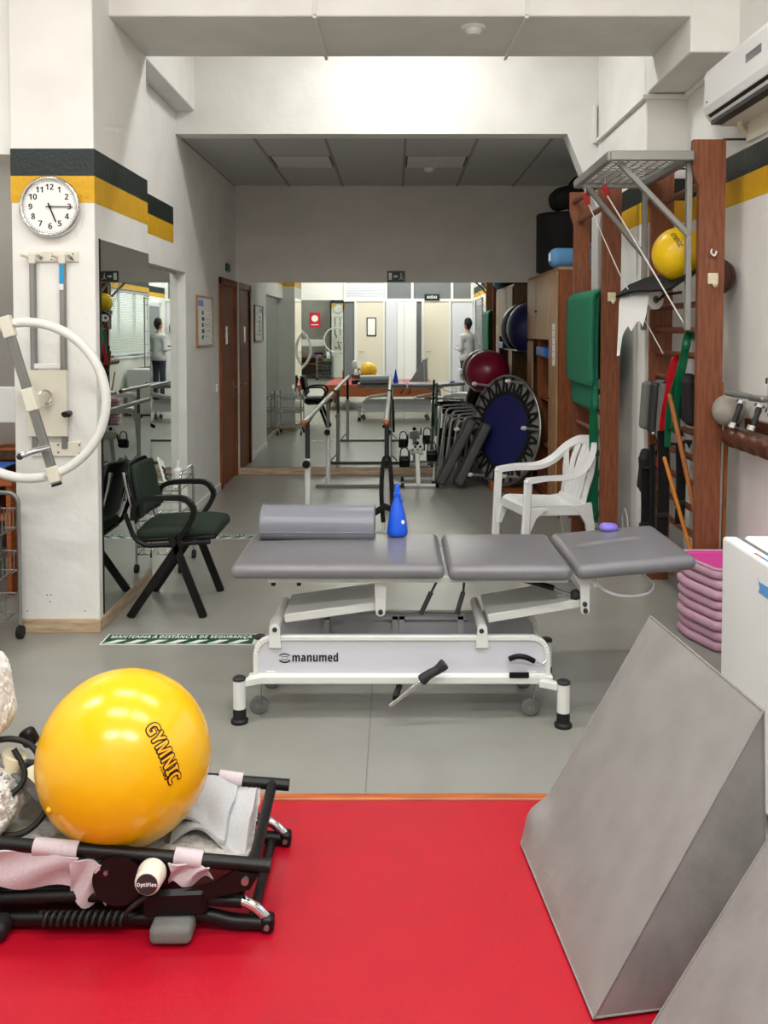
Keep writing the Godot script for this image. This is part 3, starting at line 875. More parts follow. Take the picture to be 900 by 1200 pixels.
	for k in 11:
		var t := lerpf(15, 150, k / 10.0)
		prof.append(Vector2(cos(deg_to_rad(t)) * 0.095, 0.068 + sin(deg_to_rad(t)) * 0.068))
	for a in [[-0.098, 0.09], [-0.105, 0.07], [-0.108, 0.03]]: prof.append(Vector2(a[0], a[1]))
	# x of the profile runs in depth (near is negative), extruded along x
	var bx := Transform3D(Basis(Vector3(0, 0, -1), Vector3(0, 1, 0), Vector3(1, 0, 0)), v(0, 0.658, 4.265))
	part(bo, "body", prism(ns(), prof, -0.605, -0.095, bx, true), mats.bolster_grey)
	var pp := ns()
	tube(pp, [v(-0.605, 0.689, 4.156), v(-0.095, 0.689, 4.156)], 0.0028, 6)
	for x in [-0.605, -0.095]:
		var rp := []
		for p in prof: rp.append(bx * Vector3(p.x, p.y, x))
		tube(pp, rp, 0.003, 6, true)
	part(bo, "piping", pp, mats.bolster_grey)
	# blue spray bottle
	var sb := thing("spray_bottle", "blue plastic bottle with a pointed top standing on the treatment table", "bottle", v(0.01, 0.652, 4.25))
	part(sb, "body", lathe(ns(), [Vector2(0, 0), Vector2(0.043, 0), Vector2(0.047, 0.008), Vector2(0.046, 0.03), Vector2(0.042, 0.06), Vector2(0.035, 0.1), Vector2(0.024, 0.145), Vector2(0.016, 0.17), Vector2(0.014, 0.18), Vector2(0, 0.18)], Transform3D(Basis(), v(0.01, 0.658, 4.25)), 26), mats.bottle_blue)
	part(sb, "nozzle", lathe(ns(), [Vector2(0, 0.178), Vector2(0.018, 0.178), Vector2(0.018, 0.192), Vector2(0.012, 0.196), Vector2(0.010, 0.225), Vector2(0.005, 0.238), Vector2(0, 0.238)], Transform3D(Basis(), v(0.01, 0.658, 4.25)), 18, true), mats.bottle_blue)
	part(sb, "trigger", bar(ns(), v(0.016, 0.85, 4.235), v(0.034, 0.81, 4.235), 0.008, 0.006), mats.bottle_blue)
	part(sb, "sticker", ball(ns(), v(0.033, 0.722, 4.222), 0.012, 10, Vector3(1, 1, 0.8)), mats.sign_white)
	# small lilac cap on the far edge of the head pad
	solo("lilac_cap", lathe(ns(), [Vector2(0, 0), Vector2(0.04, 0), Vector2(0.045, 0.012), Vector2(0.036, 0.026), Vector2(0, 0.032)], Transform3D(Basis(), v(0.985, 0.672, 4.30)), 20), mats.lilac, "small lilac plastic cap at the far edge of the head pad", "cap")

# ---------------------------------------------------------------- foreground: red mat table, knee exerciser, ball, wedges
func patch(st: SurfaceTool, a: Vector3, b: Vector3, c: Vector3, d: Vector3, ref: Vector3, n: int, bulge: float, tuck := false) -> void:
	grp += 1
	var nrm := (c - a).cross(d - b).normalized()
	if nrm.dot((a + b + c + d) / 4.0 - ref) < 0.0: nrm = -nrm
	var g := []
	for i in n + 1:
		var row := []
		for j in n + 1:
			var u := float(i) / n
			var w := float(j) / n
			var p := a.lerp(b, u).lerp(d.lerp(c, u), w)
			var e := 16.0 * u * (1.0 - u) * w * (1.0 - w)
			var q := p + nrm * bulge * pow(e, 0.6)
			# pinched fold of the cover at the low far corner
			if tuck:
				var r := Vector2((1.0 - w) / 0.16, u / 0.11)
				q += nrm * 0.014 * exp(-pow((r.x - 0.75) * 2.2, 2) - r.y * r.y) + (d - c).normalized() * 0.016 * exp(-pow((r.x - 0.55) * 2.0, 2) - r.y * r.y * 2.0)
			row.append(q)
		g.append(row)
	for i in n:
		for j in n:
			quad(st, g[i][j], g[i + 1][j], g[i + 1][j + 1], g[i][j + 1], ref, grp)

func wedge(a: Vector3, b: Vector3, c: Vector3, d: Vector3, e: Vector3, f: Vector3, tuck: bool, label: String) -> void:
	var t := thing("foam_wedge", label, "wedge", (c + d + e + f) / 4.0, "grey foam wedges on the red mat")
	var ref := (a + b + c + d + e + f) / 6.0
	part(t, "slope", patch_st(a, b, c, d, ref, 0.010, tuck), mats.wedge_grey)
	part(t, "back", patch_st(a, b, e, f, ref, 0.006), mats.wedge_grey)
	part(t, "side", patch_st(b, c, e, e, ref, 0.006), mats.wedge_grey)
	part(t, "side", patch_st(a, d, f, f, ref, 0.006), mats.wedge_grey)
	part(t, "underside", patch_st(c, d, f, e, ref, 0.0), mats.wedge_grey)
	var pp := ns()
	for k in [[a, b], [b, c], [c, d], [d, a], [b, e], [a, f], [c, e], [d, f], [e, f]]:
		tube(pp, [k[0], (k[0] + k[1]) / 2.0, k[1]], 0.0022, 8)
	for k in [a, b, c, d, e, f]: ball(pp, k, 0.0024, 8)
	part(t, "piping", pp, mats.wedge_grey)

func patch_st(a: Vector3, b: Vector3, c: Vector3, d: Vector3, ref: Vector3, bulge: float, tuck := false) -> SurfaceTool:
	var st := ns()
	patch(st, a, b, c, d, ref, 40 if tuck else 18, bulge, tuck)
	return st

func ball_text(c: Vector3, r: float, from: Vector3, off: Vector2, dir: Vector2, lift: float) -> Callable:
	var to := (from - c).normalized()
	var rt := Vector3.UP.cross(to).normalized()
	var up := to.cross(rt)
	var n0 := (rt * off.x + up * off.y + to * sqrt(maxf(0.0, 1.0 - off.length_squared()))).normalized()
	var x := rt * dir.x + up * dir.y
	x = (x - n0 * x.dot(n0)).normalized()
	var y := n0.cross(x)
	return func(p: Vector3) -> Vector3:
		var w := x * p.x + y * p.y
		var l := w.length()
		if l < 1e-6: return c + n0 * (r + lift + p.z)
		return c + (n0 * cos(l / r) + w / l * sin(l / r)) * (r + lift + p.z)

func gym_ball(called: String, c: Vector3, r: float, m: Material, label: String) -> Node3D:
	var t := thing(called, label, "ball", c - Vector3(0, r, 0))
	var st := ns()
	var pr := []
	for i in 49:
		var a := -PI / 2 + PI * i / 48.0
		# faint moulded rings
		var k := 1.0 + (0.0022 if i in [14, 18, 22, 26, 30, 34] else 0.0)
		pr.append(Vector2(maxf(cos(a) * r * k, 0.0), sin(a) * r * k))
	lathe(st, pr, Transform3D(Basis(Vector3.BACK, 0.65) * Basis(Vector3.RIGHT, 0.3), c), 64)
	part(t, "shell", st, m)
	return t

func build_foreground() -> void:
	var mt := thing("mat_table", "low therapy mat table with a bright red vinyl top and wooden frame", "mat table", v(-0.3, 0, 1.1))
	part(mt, "mat_top", rbox(ns(), Vector3(2.13, 0.055, 2.11), 0.018, 3, 10, Transform3D(Basis(), v(-0.315, 0.4725, 1.105))), mats.red_vinyl)
	for k in [[-1.38, 0.75, 2.13, 2.165], [-1.38, 0.75, 0.04, 0.075]]:
		part(mt, "frame_board", ext(ns(), k[0], k[1], 0.27, 0.476 if k[2] < 1 else 0.497, k[2] + (0.01 if k[2] < 1 else 0.0325), k[3] + (0.01 if k[2] < 1 else 0.025), 0.003), mats.orange_wood)
	for x in [-1.38, 0.715]:
		part(mt, "frame_board", ext(ns(), x, x + 0.035, 0.27, 0.476, 0.085, 2.14, 0.004), mats.orange_wood)
	for x in [-1.3, 0.67]:
		for d in [0.15, 2.08]:
			part(mt, "leg", ext(ns(), x - 0.035, x + 0.035, 0.0, 0.44, d - 0.035, d + 0.035, 0.004), mats.orange_wood)
	part(mt, "slat_base", ext(ns(), -1.34, 0.71, 0.42, 0.444, 0.08, 2.13), mats.orange_wood)

	wedge(v(0.551, 0.98, 2.0), v(0.598, 0.98, 1.5), v(0.315, 0.506, 1.448), v(0.268, 0.506, 1.952), v(0.61, 0.506, 1.5), v(0.565, 0.506, 2.0), true, "grey vinyl foam wedge standing upright beside the white fridge, seen whole")
	wedge(v(0.629, 0.985, 1.35), v(0.674, 0.985, 0.848), v(0.389, 0.506, 0.848), v(0.344, 0.506, 1.35), v(0.69, 0.506, 0.848), v(0.645, 0.506, 1.35), false, "grey vinyl foam wedge in the bottom right corner, cut off by the picture")

	# knee exerciser (a motor driven leg cradle) with towels
	var k := thing("knee_exerciser", "black tubular knee exercise machine with a fabric leg cradle on the red mat", "exercise machine", v(-0.5, 0.5, 1.8))
	var near := part(k, "side_rail", tube(ns(), [v(-0.226, 0.623, 1.67), v(-0.5, 0.647, 1.67), v(-0.86, 0.676, 1.67)], 0.0125, 14), mats.black)
	part(k, "side_rail", tube(ns(), [v(-0.226, 0.627, 1.965), v(-0.5, 0.648, 1.965), v(-0.86, 0.676, 1.965)], 0.0125, 14), mats.black)
	part(k, "end_bar", tube(ns(), [v(-0.262, 0.63, 1.965), v(-0.258, 0.625, 1.67)], 0.011, 12), mats.black)
	part(k, "end_strut", tube(ns(), [v(-0.258, 0.62, 1.69), v(-0.30, 0.535, 1.70)], 0.010, 12), mats.black)
	part(k, "corner_plate", prism(ns(), [Vector2(-0.246, 0.615), Vector2(-0.262, 0.588), Vector2(-0.33, 0.572), Vector2(-0.385, 0.56), Vector2(-0.385, 0.585), Vector2(-0.33, 0.597), Vector2(-0.29, 0.622)], 1.655, 1.664, Transform3D(Basis.from_scale(Vector3(1, 1, -1)), Vector3.ZERO)), mats.black)
	part(k, "bolt", cyl(ns(), v(-0.27, 0.606, 1.656), v(-0.27, 0.606, 1.648), 0.007, 12), mats.steel)
	part(k, "pivot_disc", prism(ns(), arc2(Vector2(-0.50, 0.605), 0.046, 0, 350, 24), 1.652, 1.664, Transform3D(Basis.from_scale(Vector3(1, 1, -1)), Vector3.ZERO), true), mats.black)
	part(k, "bolt", cyl(ns(), v(-0.52, 0.622, 1.653), v(-0.52, 0.622, 1.647), 0.004, 10), mats.steel)
	part(k, "pivot_disc", prism(ns(), arc2(Vector2(-0.50, 0.605), 0.05, 0, 350, 24), 1.97, 1.982, Transform3D(Basis.from_scale(Vector3(1, 1, -1)), Vector3.ZERO), true), mats.black)
	for z in [1.675, 1.96]:
		part(k, "lower_bar", tube(ns(), smooth_path([v(-0.86, 0.555, z), v(-0.45, 0.57, z), v(-0.28, 0.555, z)], 0.05), 0.0125, 12), mats.black)
		part(k, "base_bar", tube(ns(), smooth_path([v(-0.86, 0.522, z), v(-0.42, 0.525, z), v(-0.34, 0.53, z), v(-0.30, 0.517, z), v(-0.24, 0.515, z)], 0.05), 0.0135, 12), mats.black)
		var arc := []
		for i in 9:
			var t := lerpf(0, 1, i / 8.0)
			arc.append(v(-0.292 + 0.058 * t, 0.557 - 0.036 * t * t, z))
		part(k, "skid", tube(ns(), arc, 0.0095, 12), mats.chrome)
		part(k, "skid_joint", rbox(ns(), Vector3(0.024, 0.03, 0.03), 0.008, 3, 2, Transform3D(Basis(), v(-0.233, 0.515, z))), mats.black)
		part(k, "bolt", cyl(ns(), v(-0.233, 0.515, z - 0.015), v(-0.233, 0.515, z - 0.019), 0.005, 10), mats.steel)
	part(k, "cross_foot", tube(ns(), [v(-0.262, 0.513, 1.675), v(-0.262, 0.513, 1.96)], 0.010, 10), mats.black)
	part(k, "slide_rail", tube(ns(), [v(-0.9, 0.60, 1.70), v(-0.565, 0.592, 1.70)], 0.011, 12), mats.brushed)
	part(k, "motor_box", rbox(ns(), Vector3(0.075, 0.034, 0.10), 0.012, 3, 3, Transform3D(Basis(), v(-0.40, 0.522, 1.67))), mats.fabric_grey)
	part(k, "motor_arm", bar(ns(), v(-0.46, 0.56, 1.66), v(-0.34, 0.565, 1.66), 0.02, 0.05, 0.008), mats.black)
	part(k, "rubber_foot", rbox(ns(), Vector3(0.14, 0.036, 0.05), 0.015, 3, 3, Transform3D(Basis(), v(-0.765, 0.522, 1.65))), mats.black_rubber)
	part(k, "under_tray", ext(ns(), -0.86, -0.45, 0.535, 0.55, 1.69, 1.95, 0.004), mats.black)
	var coil := []
	for i in 121:
		var t := i / 120.0
		var a := TAU * 12.0 * t
		coil.append(v(-0.64 + 0.15 * t, 0.535 + cos(a) * 0.0105, 1.655 + sin(a) * 0.0105))
	part(k, "coiled_cable", tube(ns(), coil, 0.0038, 6), mats.black_rubber)
	part(k, "cable", tube(ns(), spline([v(-0.49, 0.535, 1.655), v(-0.475, 0.56, 1.645), v(-0.445, 0.58, 1.65)], 6), 0.0045, 8), mats.black_rubber)
	# turning knob with its name disc
	var kn := part(k, "knob", lathe(ns(), [Vector2(0, 0), Vector2(0.025, 0), Vector2(0.026, 0.006), Vector2(0.023, 0.036), Vector2(0.02, 0.04), Vector2(0, 0.04)], Transform3D(Basis(Vector3.RIGHT, PI / 2), v(-0.437, 0.622, 1.655)), 28, true), mats.cream_metal)
	part(kn, "name_disc", lathe(ns(), [Vector2(0, 0.04), Vector2(0.0188, 0.04), Vector2(0.0188, 0.0415), Vector2(0, 0.0415)], Transform3D(Basis(Vector3.RIGHT, PI / 2), v(-0.437, 0.622, 1.655)), 24, true), mats.dark_grey)
	part(kn, "lettering", letters("OptiFlex", 0.0062, 0.0005, flat_place(v(-0.437, 0.622, 1.613), Vector3.RIGHT, Vector3.UP), 700), mats.sign_white)
	# fabric loops round the rails and the hanging flaps
	for a in [[-0.655, -0.575, 1.67, 0.652], [-0.40, -0.35, 1.67, 0.634], [-0.375, -0.325, 1.965, 0.636]]:
		part(k, "rail_loop", tube(ns(), [v(a[0], a[3] + 0.008, a[2]), v(a[1], a[3] + 0.001, a[2])], 0.0155, 14), mats.sling)
	var fl := func(x0: float, x1: float, y0: float, y1: float, lo0: float, lo1: float) -> Callable:
		return func(u: float, w: float) -> Vector3:
			var x := lerpf(x0, x1, u)
			var top := lerpf(y0, y1, u)
			var low := lerpf(lo0, lo1, u) + 0.008 * sin(u * 9.0)
			return v(x + 0.006 * sin(w * 4.0 + u * 3.0), lerpf(top, low, w), 1.655 - 0.006 * sin(u * 8.0 + w * 5.0) + 0.012 * w)
	part(k, "cradle_flap", sheet(ns(), fl.call(-0.80, -0.57, 0.665, 0.648, 0.605, 0.575), 24, 10, 0.003), mats.sling)
	part(k, "cradle_flap", sheet(ns(), fl.call(-0.59, -0.53, 0.645, 0.635, 0.56, 0.548), 12, 10, 0.003), mats.sling)
	part(k, "cradle_flap", sheet(ns(), fl.call(-0.41, -0.335, 0.637, 0.63, 0.588, 0.598), 16, 10, 0.003), mats.sling)
	var nz := FastNoiseLite.new()
	nz.seed = 3
	nz.frequency = 9.0
	var pile := FastNoiseLite.new()
	pile.seed = 9
	pile.frequency = 95.0
	var cradle := func(u: float, w: float) -> Vector3:
		var x := lerpf(-0.87, -0.285, u)
		var d := lerpf(1.672, 1.963, w)
		var rim := lerpf(0.682, 0.634, u)
		return v(x, rim - 0.062 * pow(sin(PI * w), 0.7) + 0.006 * nz.get_noise_2d(x * 3.0, d * 3.0) + 0.0045 * pile.get_noise_2d(x, d), d)
	part(k, "leg_cradle", sheet(ns(), cradle, 150, 90, 0.004), mats.towel_grey, "grey towelling leg cradle")
	part(k, "shin_post", tube(ns(), spline([v(-0.80, 0.56, 1.80), v(-0.765, 0.70, 1.80), v(-0.742, 0.77, 1.80)], 5), 0.024, 14), mats.cream_plastic)
	part(k, "side_board", bar(ns(), v(-0.78, 0.66, 1.86), v(-0.665, 0.715, 1.90), 0.13, 0.012, 0.004), mats.cream_plastic)
	part(k, "grey_bracket", bar(ns(), v(-0.77, 0.77, 1.79), v(-0.69, 0.68, 1.80), 0.03, 0.012, 0.004), mats.glass_grey)
	part(k, "hose", tube(ns(), spline([v(-0.80, 0.66, 1.72), v(-0.70, 0.655, 1.72), v(-0.66, 0.70, 1.76), v(-0.70, 0.775, 1.80), v(-0.745, 0.80, 1.80), v(-0.80, 0.80, 1.78)], 8), 0.006, 10), mats.black_rubber)
	part(k, "hose", tube(ns(), spline([v(-0.80, 0.70, 1.74), v(-0.735, 0.71, 1.76), v(-0.715, 0.74, 1.78), v(-0.74, 0.785, 1.79)], 8), 0.0055, 10), mats.black_rubber)
	part(k, "clamp_knob", rbox(ns(), Vector3(0.03, 0.035, 0.03), 0.01, 3, 2, Transform3D(Basis(Vector3.BACK, 0.5), v(-0.722, 0.795, 1.82))), mats.black)
	var tw := thing("terry_towel", "white terry towel wrapped over the left end of the knee machine", "towel", v(-0.76, 0.66, 1.78))
	part(tw, "roll", rbox(ns(), Vector3(0.10, 0.17, 0.16), 0.048, 10, 26, Transform3D(Basis(Vector3.BACK, 0.15), v(-0.805, 0.885, 1.79)), func(p: Vector3) -> Vector3: return p + Vector3(1, 1, 1) * (0.005 * nz.get_noise_3d(p.x * 6, p.y * 6, p.z * 6)) + p.normalized() * 0.0022 * pile.get_noise_3dv(p)), mats.towel_white)
	part(tw, "hanging_end", rbox(ns(), Vector3(0.10, 0.09, 0.16), 0.03, 8, 24, Transform3D(Basis(Vector3.BACK, 0.4), v(-0.775, 0.69, 1.76)), func(p: Vector3) -> Vector3: return p + Vector3(1, 1, 1) * (0.012 * nz.get_noise_3d(p.x * 1.5, p.y * 4, p.z * 4)) + p.normalized() * 0.0022 * pile.get_noise_3dv(p)), mats.towel_white)
	var cl := thing("folded_cloth", "pale grey folded cloth tucked between the yellow ball and the black frame", "cloth", v(-0.36, 0.62, 1.9))
	var cf := func(u: float, w: float) -> Vector3:
		var x := lerpf(-0.44, -0.29, u)
		var d := lerpf(1.80, 1.945, w) + 0.02 * sin(u * 5.0) * (1.0 - w)
		return v(x, 0.588 + 0.042 * w + 0.012 * sin(w * 9.0 + u * 4.0) * (1.0 - w) + 0.01 * sin(u * 6.0), d)
	part(cl, "upper_fold", sheet(ns(), cf, 20, 20, 0.006), mats.cloth_grey)
	var cf2 := func(u: float, w: float) -> Vector3:
		var q: Vector3 = cf.call(clampf(u * 0.8, 0, 1), w)
		return q + Vector3(-0.015, 0.012 + 0.006 * sin(u * 7.0 + w * 3.0), -0.01)
	part(cl, "lower_fold", sheet(ns(), cf2, 16, 16, 0.006), mats.cloth_grey)

	var bc := v(-0.528, 0.765, 1.8)
	var gb := gym_ball("gym_ball", bc, 0.1652, mats.ball_yellow, "large glossy yellow gym ball resting on the black knee machine")
	var eye := Vector3(0, 1.6, 0)
	var off := Vector2(0.43, -0.01)
	var pb: Callable = ball_text(bc, 0.1652, eye, off, Vector2(0.46, -0.89), 0.0004)
	for i in 8:
		var sh := Vector3(cos(TAU * i / 8), sin(TAU * i / 8), 0) * 0.0027
		part(gb, "lettering_outline", letters("GYMNIC", 0.0255, 0.0004, func(p: Vector3) -> Vector3: return pb.call(p + sh), 700, false, 0.114), mats.black)
	pb = ball_text(bc, 0.1652, eye, off, Vector2(0.46, -0.89), 0.0009)
	part(gb, "lettering_fill", letters("GYMNIC", 0.0255, 0.0004, ball_text(bc, 0.1652, eye, off, Vector2(0.46, -0.89), 0.0012), 700, false, 0.114), mat("print_orange", Color(0.93, 0.66, 0.05), 0.3))
	part(gb, "lettering", letters("...65", 0.011, 0.0004, ball_text(bc, 0.1652, eye, off + Vector2(-0.005, -0.2), Vector2(0.46, -0.89), 0.0005), 700), mats.black)
	var vp: Callable = ball_text(bc, 0.1652, eye, Vector2(-0.80, -0.45), Vector2(1, 0), 0.0)
	part(gb, "valve_plug", ball(ns(), vp.call(Vector3.ZERO), 0.006, 12), mats.ball_yellow)

# ---------------------------------------------------------------- right side: wall bars, rack, fridge, steps, air conditioner
const FLIP := Transform3D(Basis(Vector3(1, 0, 0), Vector3(0, 1, 0), Vector3(0, 0, -1)), Vector3.ZERO)

func stall_bars(x0: float, x1: float, dn: float, df: float, top: float, wall_x: float, gap: Vector2, label: String) -> Node3D:
	var t := thing("stall_bars", label, "wall bars", v((x0 + x1) / 2, 0, (dn + df) / 2))
	var w := x1 - x0
	for d in [dn, df]:
		var shape := [Vector2(x0 + w * 0.2, 0), Vector2(x1 - w * 0.06, 0), Vector2(x1, top - 0.35), Vector2(x1, top), Vector2(x0, top), Vector2(x0, top - 0.14), Vector2(x0 + w * 0.06, top - 0.19), Vector2(x0 + w * 0.2, top - 0.25)]
		part(t, "post", prism(ns(), shape, d - 0.022, d + 0.022, FLIP), mats.bar_wood)
		part(t, "wall_bracket", bar(ns(), v(x1 - 0.01, top + 0.004, d), v(wall_x - 0.002, top + 0.004, d), 0.03, 0.006), mats.dark_grey)
	var xr := x0 + w * 0.45
	var y := 0.17
	while y < top - 0.42:
		if y < gap.x or y > gap.y: part(t, "rung", tube(ns(), [v(xr, y, dn + 0.015), v(xr, y, df - 0.015)], 0.018, 12), mats.rung_wood)
		y += 0.142
	for k in [[x0 + w * 0.5, top - 0.22], [x0 + w * 0.22, top - 0.075]]:
		part(t, "rung", tube(ns(), [v(k[0], k[1], dn + 0.015), v(k[0], k[1], df - 0.015)], 0.02, 12), mats.rung_wood)
	return t

func coat_hook(x: float, y: float, d: float, label: String) -> void:
	var t := thing("coat_hook", label, "hook", v(x, y, d), "cream plastic hooks on the wall bar posts")
	part(t, "plate", rbox(ns(), Vector3(0.055, 0.06, 0.012), 0.006, 3, 2, Transform3D(Basis(), v(x, y + 0.01, d - 0.006))), mats.cream_plastic)
	part(t, "hook", tube(ns(), spline([v(x + 0.002, y - 0.002, d - 0.01), v(x + 0.004, y - 0.022, d - 0.02), v(x + 0.004, y - 0.03, d - 0.035), v(x + 0.004, y - 0.018, d - 0.045)], 4), 0.009, 10), mats.cream_plastic)

func hang(x: float, y0: float, y1: float, d: float, sway: float) -> Array:
	var p := []
	for i in 9:
		var t := i / 8.0
		p.append(v(x + sway * sin(t * 3.0), lerpf(y0, y1, t), d + 0.3 * sway * sin(t * 4.0)))
	return p

func build_right_side() -> void:
	var wb1 := stall_bars(1.345, 1.50, 6.27, 7.27, 2.645, 1.603, Vector2(1.2, 2.3), "far reddish wooden wall bars with the green mats hung over a rung")
	var wb2 := stall_bars(1.578, 1.752, 5.03, 5.95, 2.60, 1.868, Vector2(1.79, 2.3), "near reddish wooden wall bars with sticks, bands and weights")
	part(wb2, "hook_eye", tube(ns(), spline([v(1.68, 2.02, 5.0), v(1.672, 2.0, 4.985), v(1.69, 1.985, 4.985), v(1.70, 2.01, 4.985)], 4), 0.0045, 8), mats.white_plastic)
	part(wb2, "hook_plate", cyl(ns(), v(1.683, 2.0, 5.008), v(1.683, 2.0, 5.0), 0.022, 14), mats.bar_wood)
	coat_hook(1.438, 1.80, 6.251, "cream plastic hook on the post of the far wall bars")
	coat_hook(1.69, 1.855, 5.011, "cream plastic hook on the front post of the near wall bars")

	# folded green mats over a rung of the far wall bars
	for m in [[0.0, 1.20, 1.19, 6.33, 7.22, "thick ribbed green exercise mat folded over the far wall bars, the outer one"], [0.035, 1.13, 1.02, 6.36, 7.2, "ribbed green exercise mat hanging lower beneath the outer green mat"]]:
		var t := thing("exercise_mat", m[5], "mat", v(1.38, m[2], 6.8), "green mats on the far wall bars")
		var xo: float = 1.335 + m[0]
		var path := []
		path.append(v(xo + 0.005, m[2] + 0.02, 0))
		for i in 49: path.append(v(xo - 0.006 * sin(i / 48.0 * PI), lerpf(m[2] + 0.05, 1.80, i / 48.0), 0))
		var rr: float = 0.052 - m[0] * 0.7
		for i in 7: path.append(v(xo + rr - rr * cos(PI * (i + 1) / 8.0), 1.80 + rr * sin(PI * (i + 1) / 8.0), 0))
		for i in 9: path.append(v(xo + 2 * rr, lerpf(1.78, m[1] + 0.12, i / 8.0), 0))
		var th := 0.014
		var n := path.size()
		var st := ns()
		grp += 1
		# front and back faces ribbed along the length
		var dd := []
		for i in 12: dd.append(lerpf(m[3], m[4], i / 11.0))
		var rows := []
		for i in n:
			var p: Vector3 = path[i]
			var tg: Vector3 = (path[mini(i + 1, n - 1)] - path[maxi(i - 1, 0)]).normalized()
			var nn := Vector3(-tg.y, tg.x, 0)
			var ring := []
			var cut := 0.04 if i == 0 else 0.0
			for j in dd.size():
				var c := clampf(dd[j], m[3] + cut, m[4] - cut)
				ring.append(Vector3(p.x, p.y, -c) + nn * (th + 0.0045 * (i % 2)))
			for j in range(dd.size() - 1, -1, -1):
				var c := clampf(dd[j], m[3] + cut, m[4] - cut)
				ring.append(Vector3(p.x, p.y, -c) - nn * th)
			rows.append(ring)
		for i in n - 1:
			var rs: int = rows[i].size()
			for j in rs:
				var k2 := (j + 1) % rs
				var q: Vector3 = (rows[i][j] + rows[i + 1][k2]) / 2.0
				quad(st, rows[i][j], rows[i][k2], rows[i + 1][k2], rows[i + 1][j], Vector3(path[i].x, path[i].y, q.z if j != dd.size() - 1 and j != rs - 1 else -(m[3] + m[4]) / 2.0), grp)
		fan(st, rows[0], path[2] + Vector3(0, 0, -6.8))
		part(t, "mat_sheet", st, mats.mat_green)
	var gb := thing("resistance_band", "long translucent green exercise band hanging from the far wall bars", "band", v(1.36, 0.25, 6.4))
	part(gb, "strip", ribbon(ns(), spline([v(1.42, 1.15, 6.42), v(1.37, 1.16, 6.42), v(1.36, 1.05, 6.41), v(1.36, 0.7, 6.40), v(1.355, 0.4, 6.40), v(1.35, 0.27, 6.39)], 6), Vector3(0.95, 0, -0.3), [0.03, 0.03, 0.03, 0.03, 0.03, 0.03, 0.03, 0.035, 0.035, 0.04, 0.045, 0.05, 0.055, 0.06, 0.065, 0.07, 0.07, 0.07, 0.075, 0.075, 0.08, 0.08, 0.08, 0.085, 0.09, 0.09, 0.09, 0.09, 0.09, 0.09, 0.09], 0.003), mats.band_green)
	part(gb, "knot", ball(ns(), v(1.352, 0.32, 6.39), 0.035, 12, Vector3(1, 0.7, 0.8)), mats.band_green)

	# galvanised bracket shelf with wire mesh over the near wall bars
	var br := thing("bracket_shelf", "galvanised steel bracket with a wire mesh top fixed to the near wall bars", "bracket", v(1.4, 1.6, 5.5))
	var yt := 2.51
	for k in [[v(1.135, yt, 4.99), v(1.575, yt, 4.99)], [v(1.145, yt, 5.97), v(1.575, yt, 5.97)], [v(1.137, yt, 4.99), v(1.145, yt, 5.97)], [v(1.565, yt, 4.99), v(1.565, yt, 5.97)]]:
		part(br, "frame_bar", bar(ns(), k[0], k[1], 0.035, 0.05, 0.004), mats.galvanised)
	var me := ns()
	for i in 8: tube(me, [v(1.17 + i * 0.052, yt, 5.0), v(1.17 + i * 0.052, yt, 5.96)], 0.0045, 5)
	for i in 15: tube(me, [v(1.145, yt + 0.006, 5.04 + i * 0.064), v(1.57, yt + 0.006, 5.04 + i * 0.064)], 0.0045, 5)
	part(br, "wire_mesh", me, mats.galvanised).set_meta("kind", "stuff")
	part(br, "upright", bar(ns(), v(1.575, 2.49, 5.065), v(1.575, 1.59, 5.065), 0.04, 0.03, 0.004), mats.galvanised)
	part(br, "upright", bar(ns(), v(1.56, 2.49, 5.90), v(1.56, 1.59, 5.90), 0.04, 0.03, 0.004), mats.galvanised)
	part(br, "diagonal_strut", bar(ns(), v(1.20, 2.485, 5.06), v(1.575, 2.10, 5.06), 0.035, 0.03, 0.004), mats.galvanised)
	part(br, "diagonal_strut", bar(ns(), v(1.20, 2.485, 5.90), v(1.555, 2.06, 5.90), 0.035, 0.03, 0.004), mats.galvanised)
	for k in [[v(1.235, 2.485, 5.55), "pulley"], [v(1.17, 2.47, 5.80), "pulley"]]:
		part(br, k[1], tube(ns(), [k[0], k[0] + Vector3(0, -0.05, 0)], 0.008, 8), mats.steel)
		part(br, "red_clip", rbox(ns(), Vector3(0.028, 0.075, 0.022), 0.008, 2, 2, Transform3D(Basis(Vector3.BACK, 0.35), k[0] + Vector3(0.004, -0.075, 0))), mats.sign_red)
	part(br, "rope", tube(ns(), [v(1.18, 2.38, 5.80), v(1.36, 1.94, 5.72), v(1.60, 1.45, 5.60)], 0.0035, 6), mats.white)
	part(br, "rope", tube(ns(), [v(1.24, 2.39, 5.55), v(1.42, 2.0, 5.35), v(1.585, 1.60, 5.10)], 0.0045, 6), mats.white)
	# belt the ball rests on
	var bl := thing("black_belt", "black padded belt slung across the near wall bars under the yellow ball", "belt", v(1.5, 1.8, 5.4))
	part(bl, "band", ribbon(ns(), spline([v(1.405, 1.83, 5.80), v(1.47, 1.862, 5.6), v(1.53, 1.858, 5.4), v(1.575, 1.86, 5.2), v(1.60, 1.905, 5.07)], 6), Vector3(0.75, 0.55, 0.3), 0.13, 0.014), mats.black_matt)
	part(bl, "strap", ribbon(ns(), [v(1.52, 1.86, 5.4), v(1.60, 1.88, 5.4), v(1.66, 1.885, 5.4)], Vector3(0, 0, 1), 0.05, 0.008), mats.black_matt)
	var yc := v(1.603, 2.02, 5.32)
	var yb := gym_ball("gym_ball", yc, 0.150, mats.small_ball_yellow, "small yellow gym ball sitting high on the near wall bars")
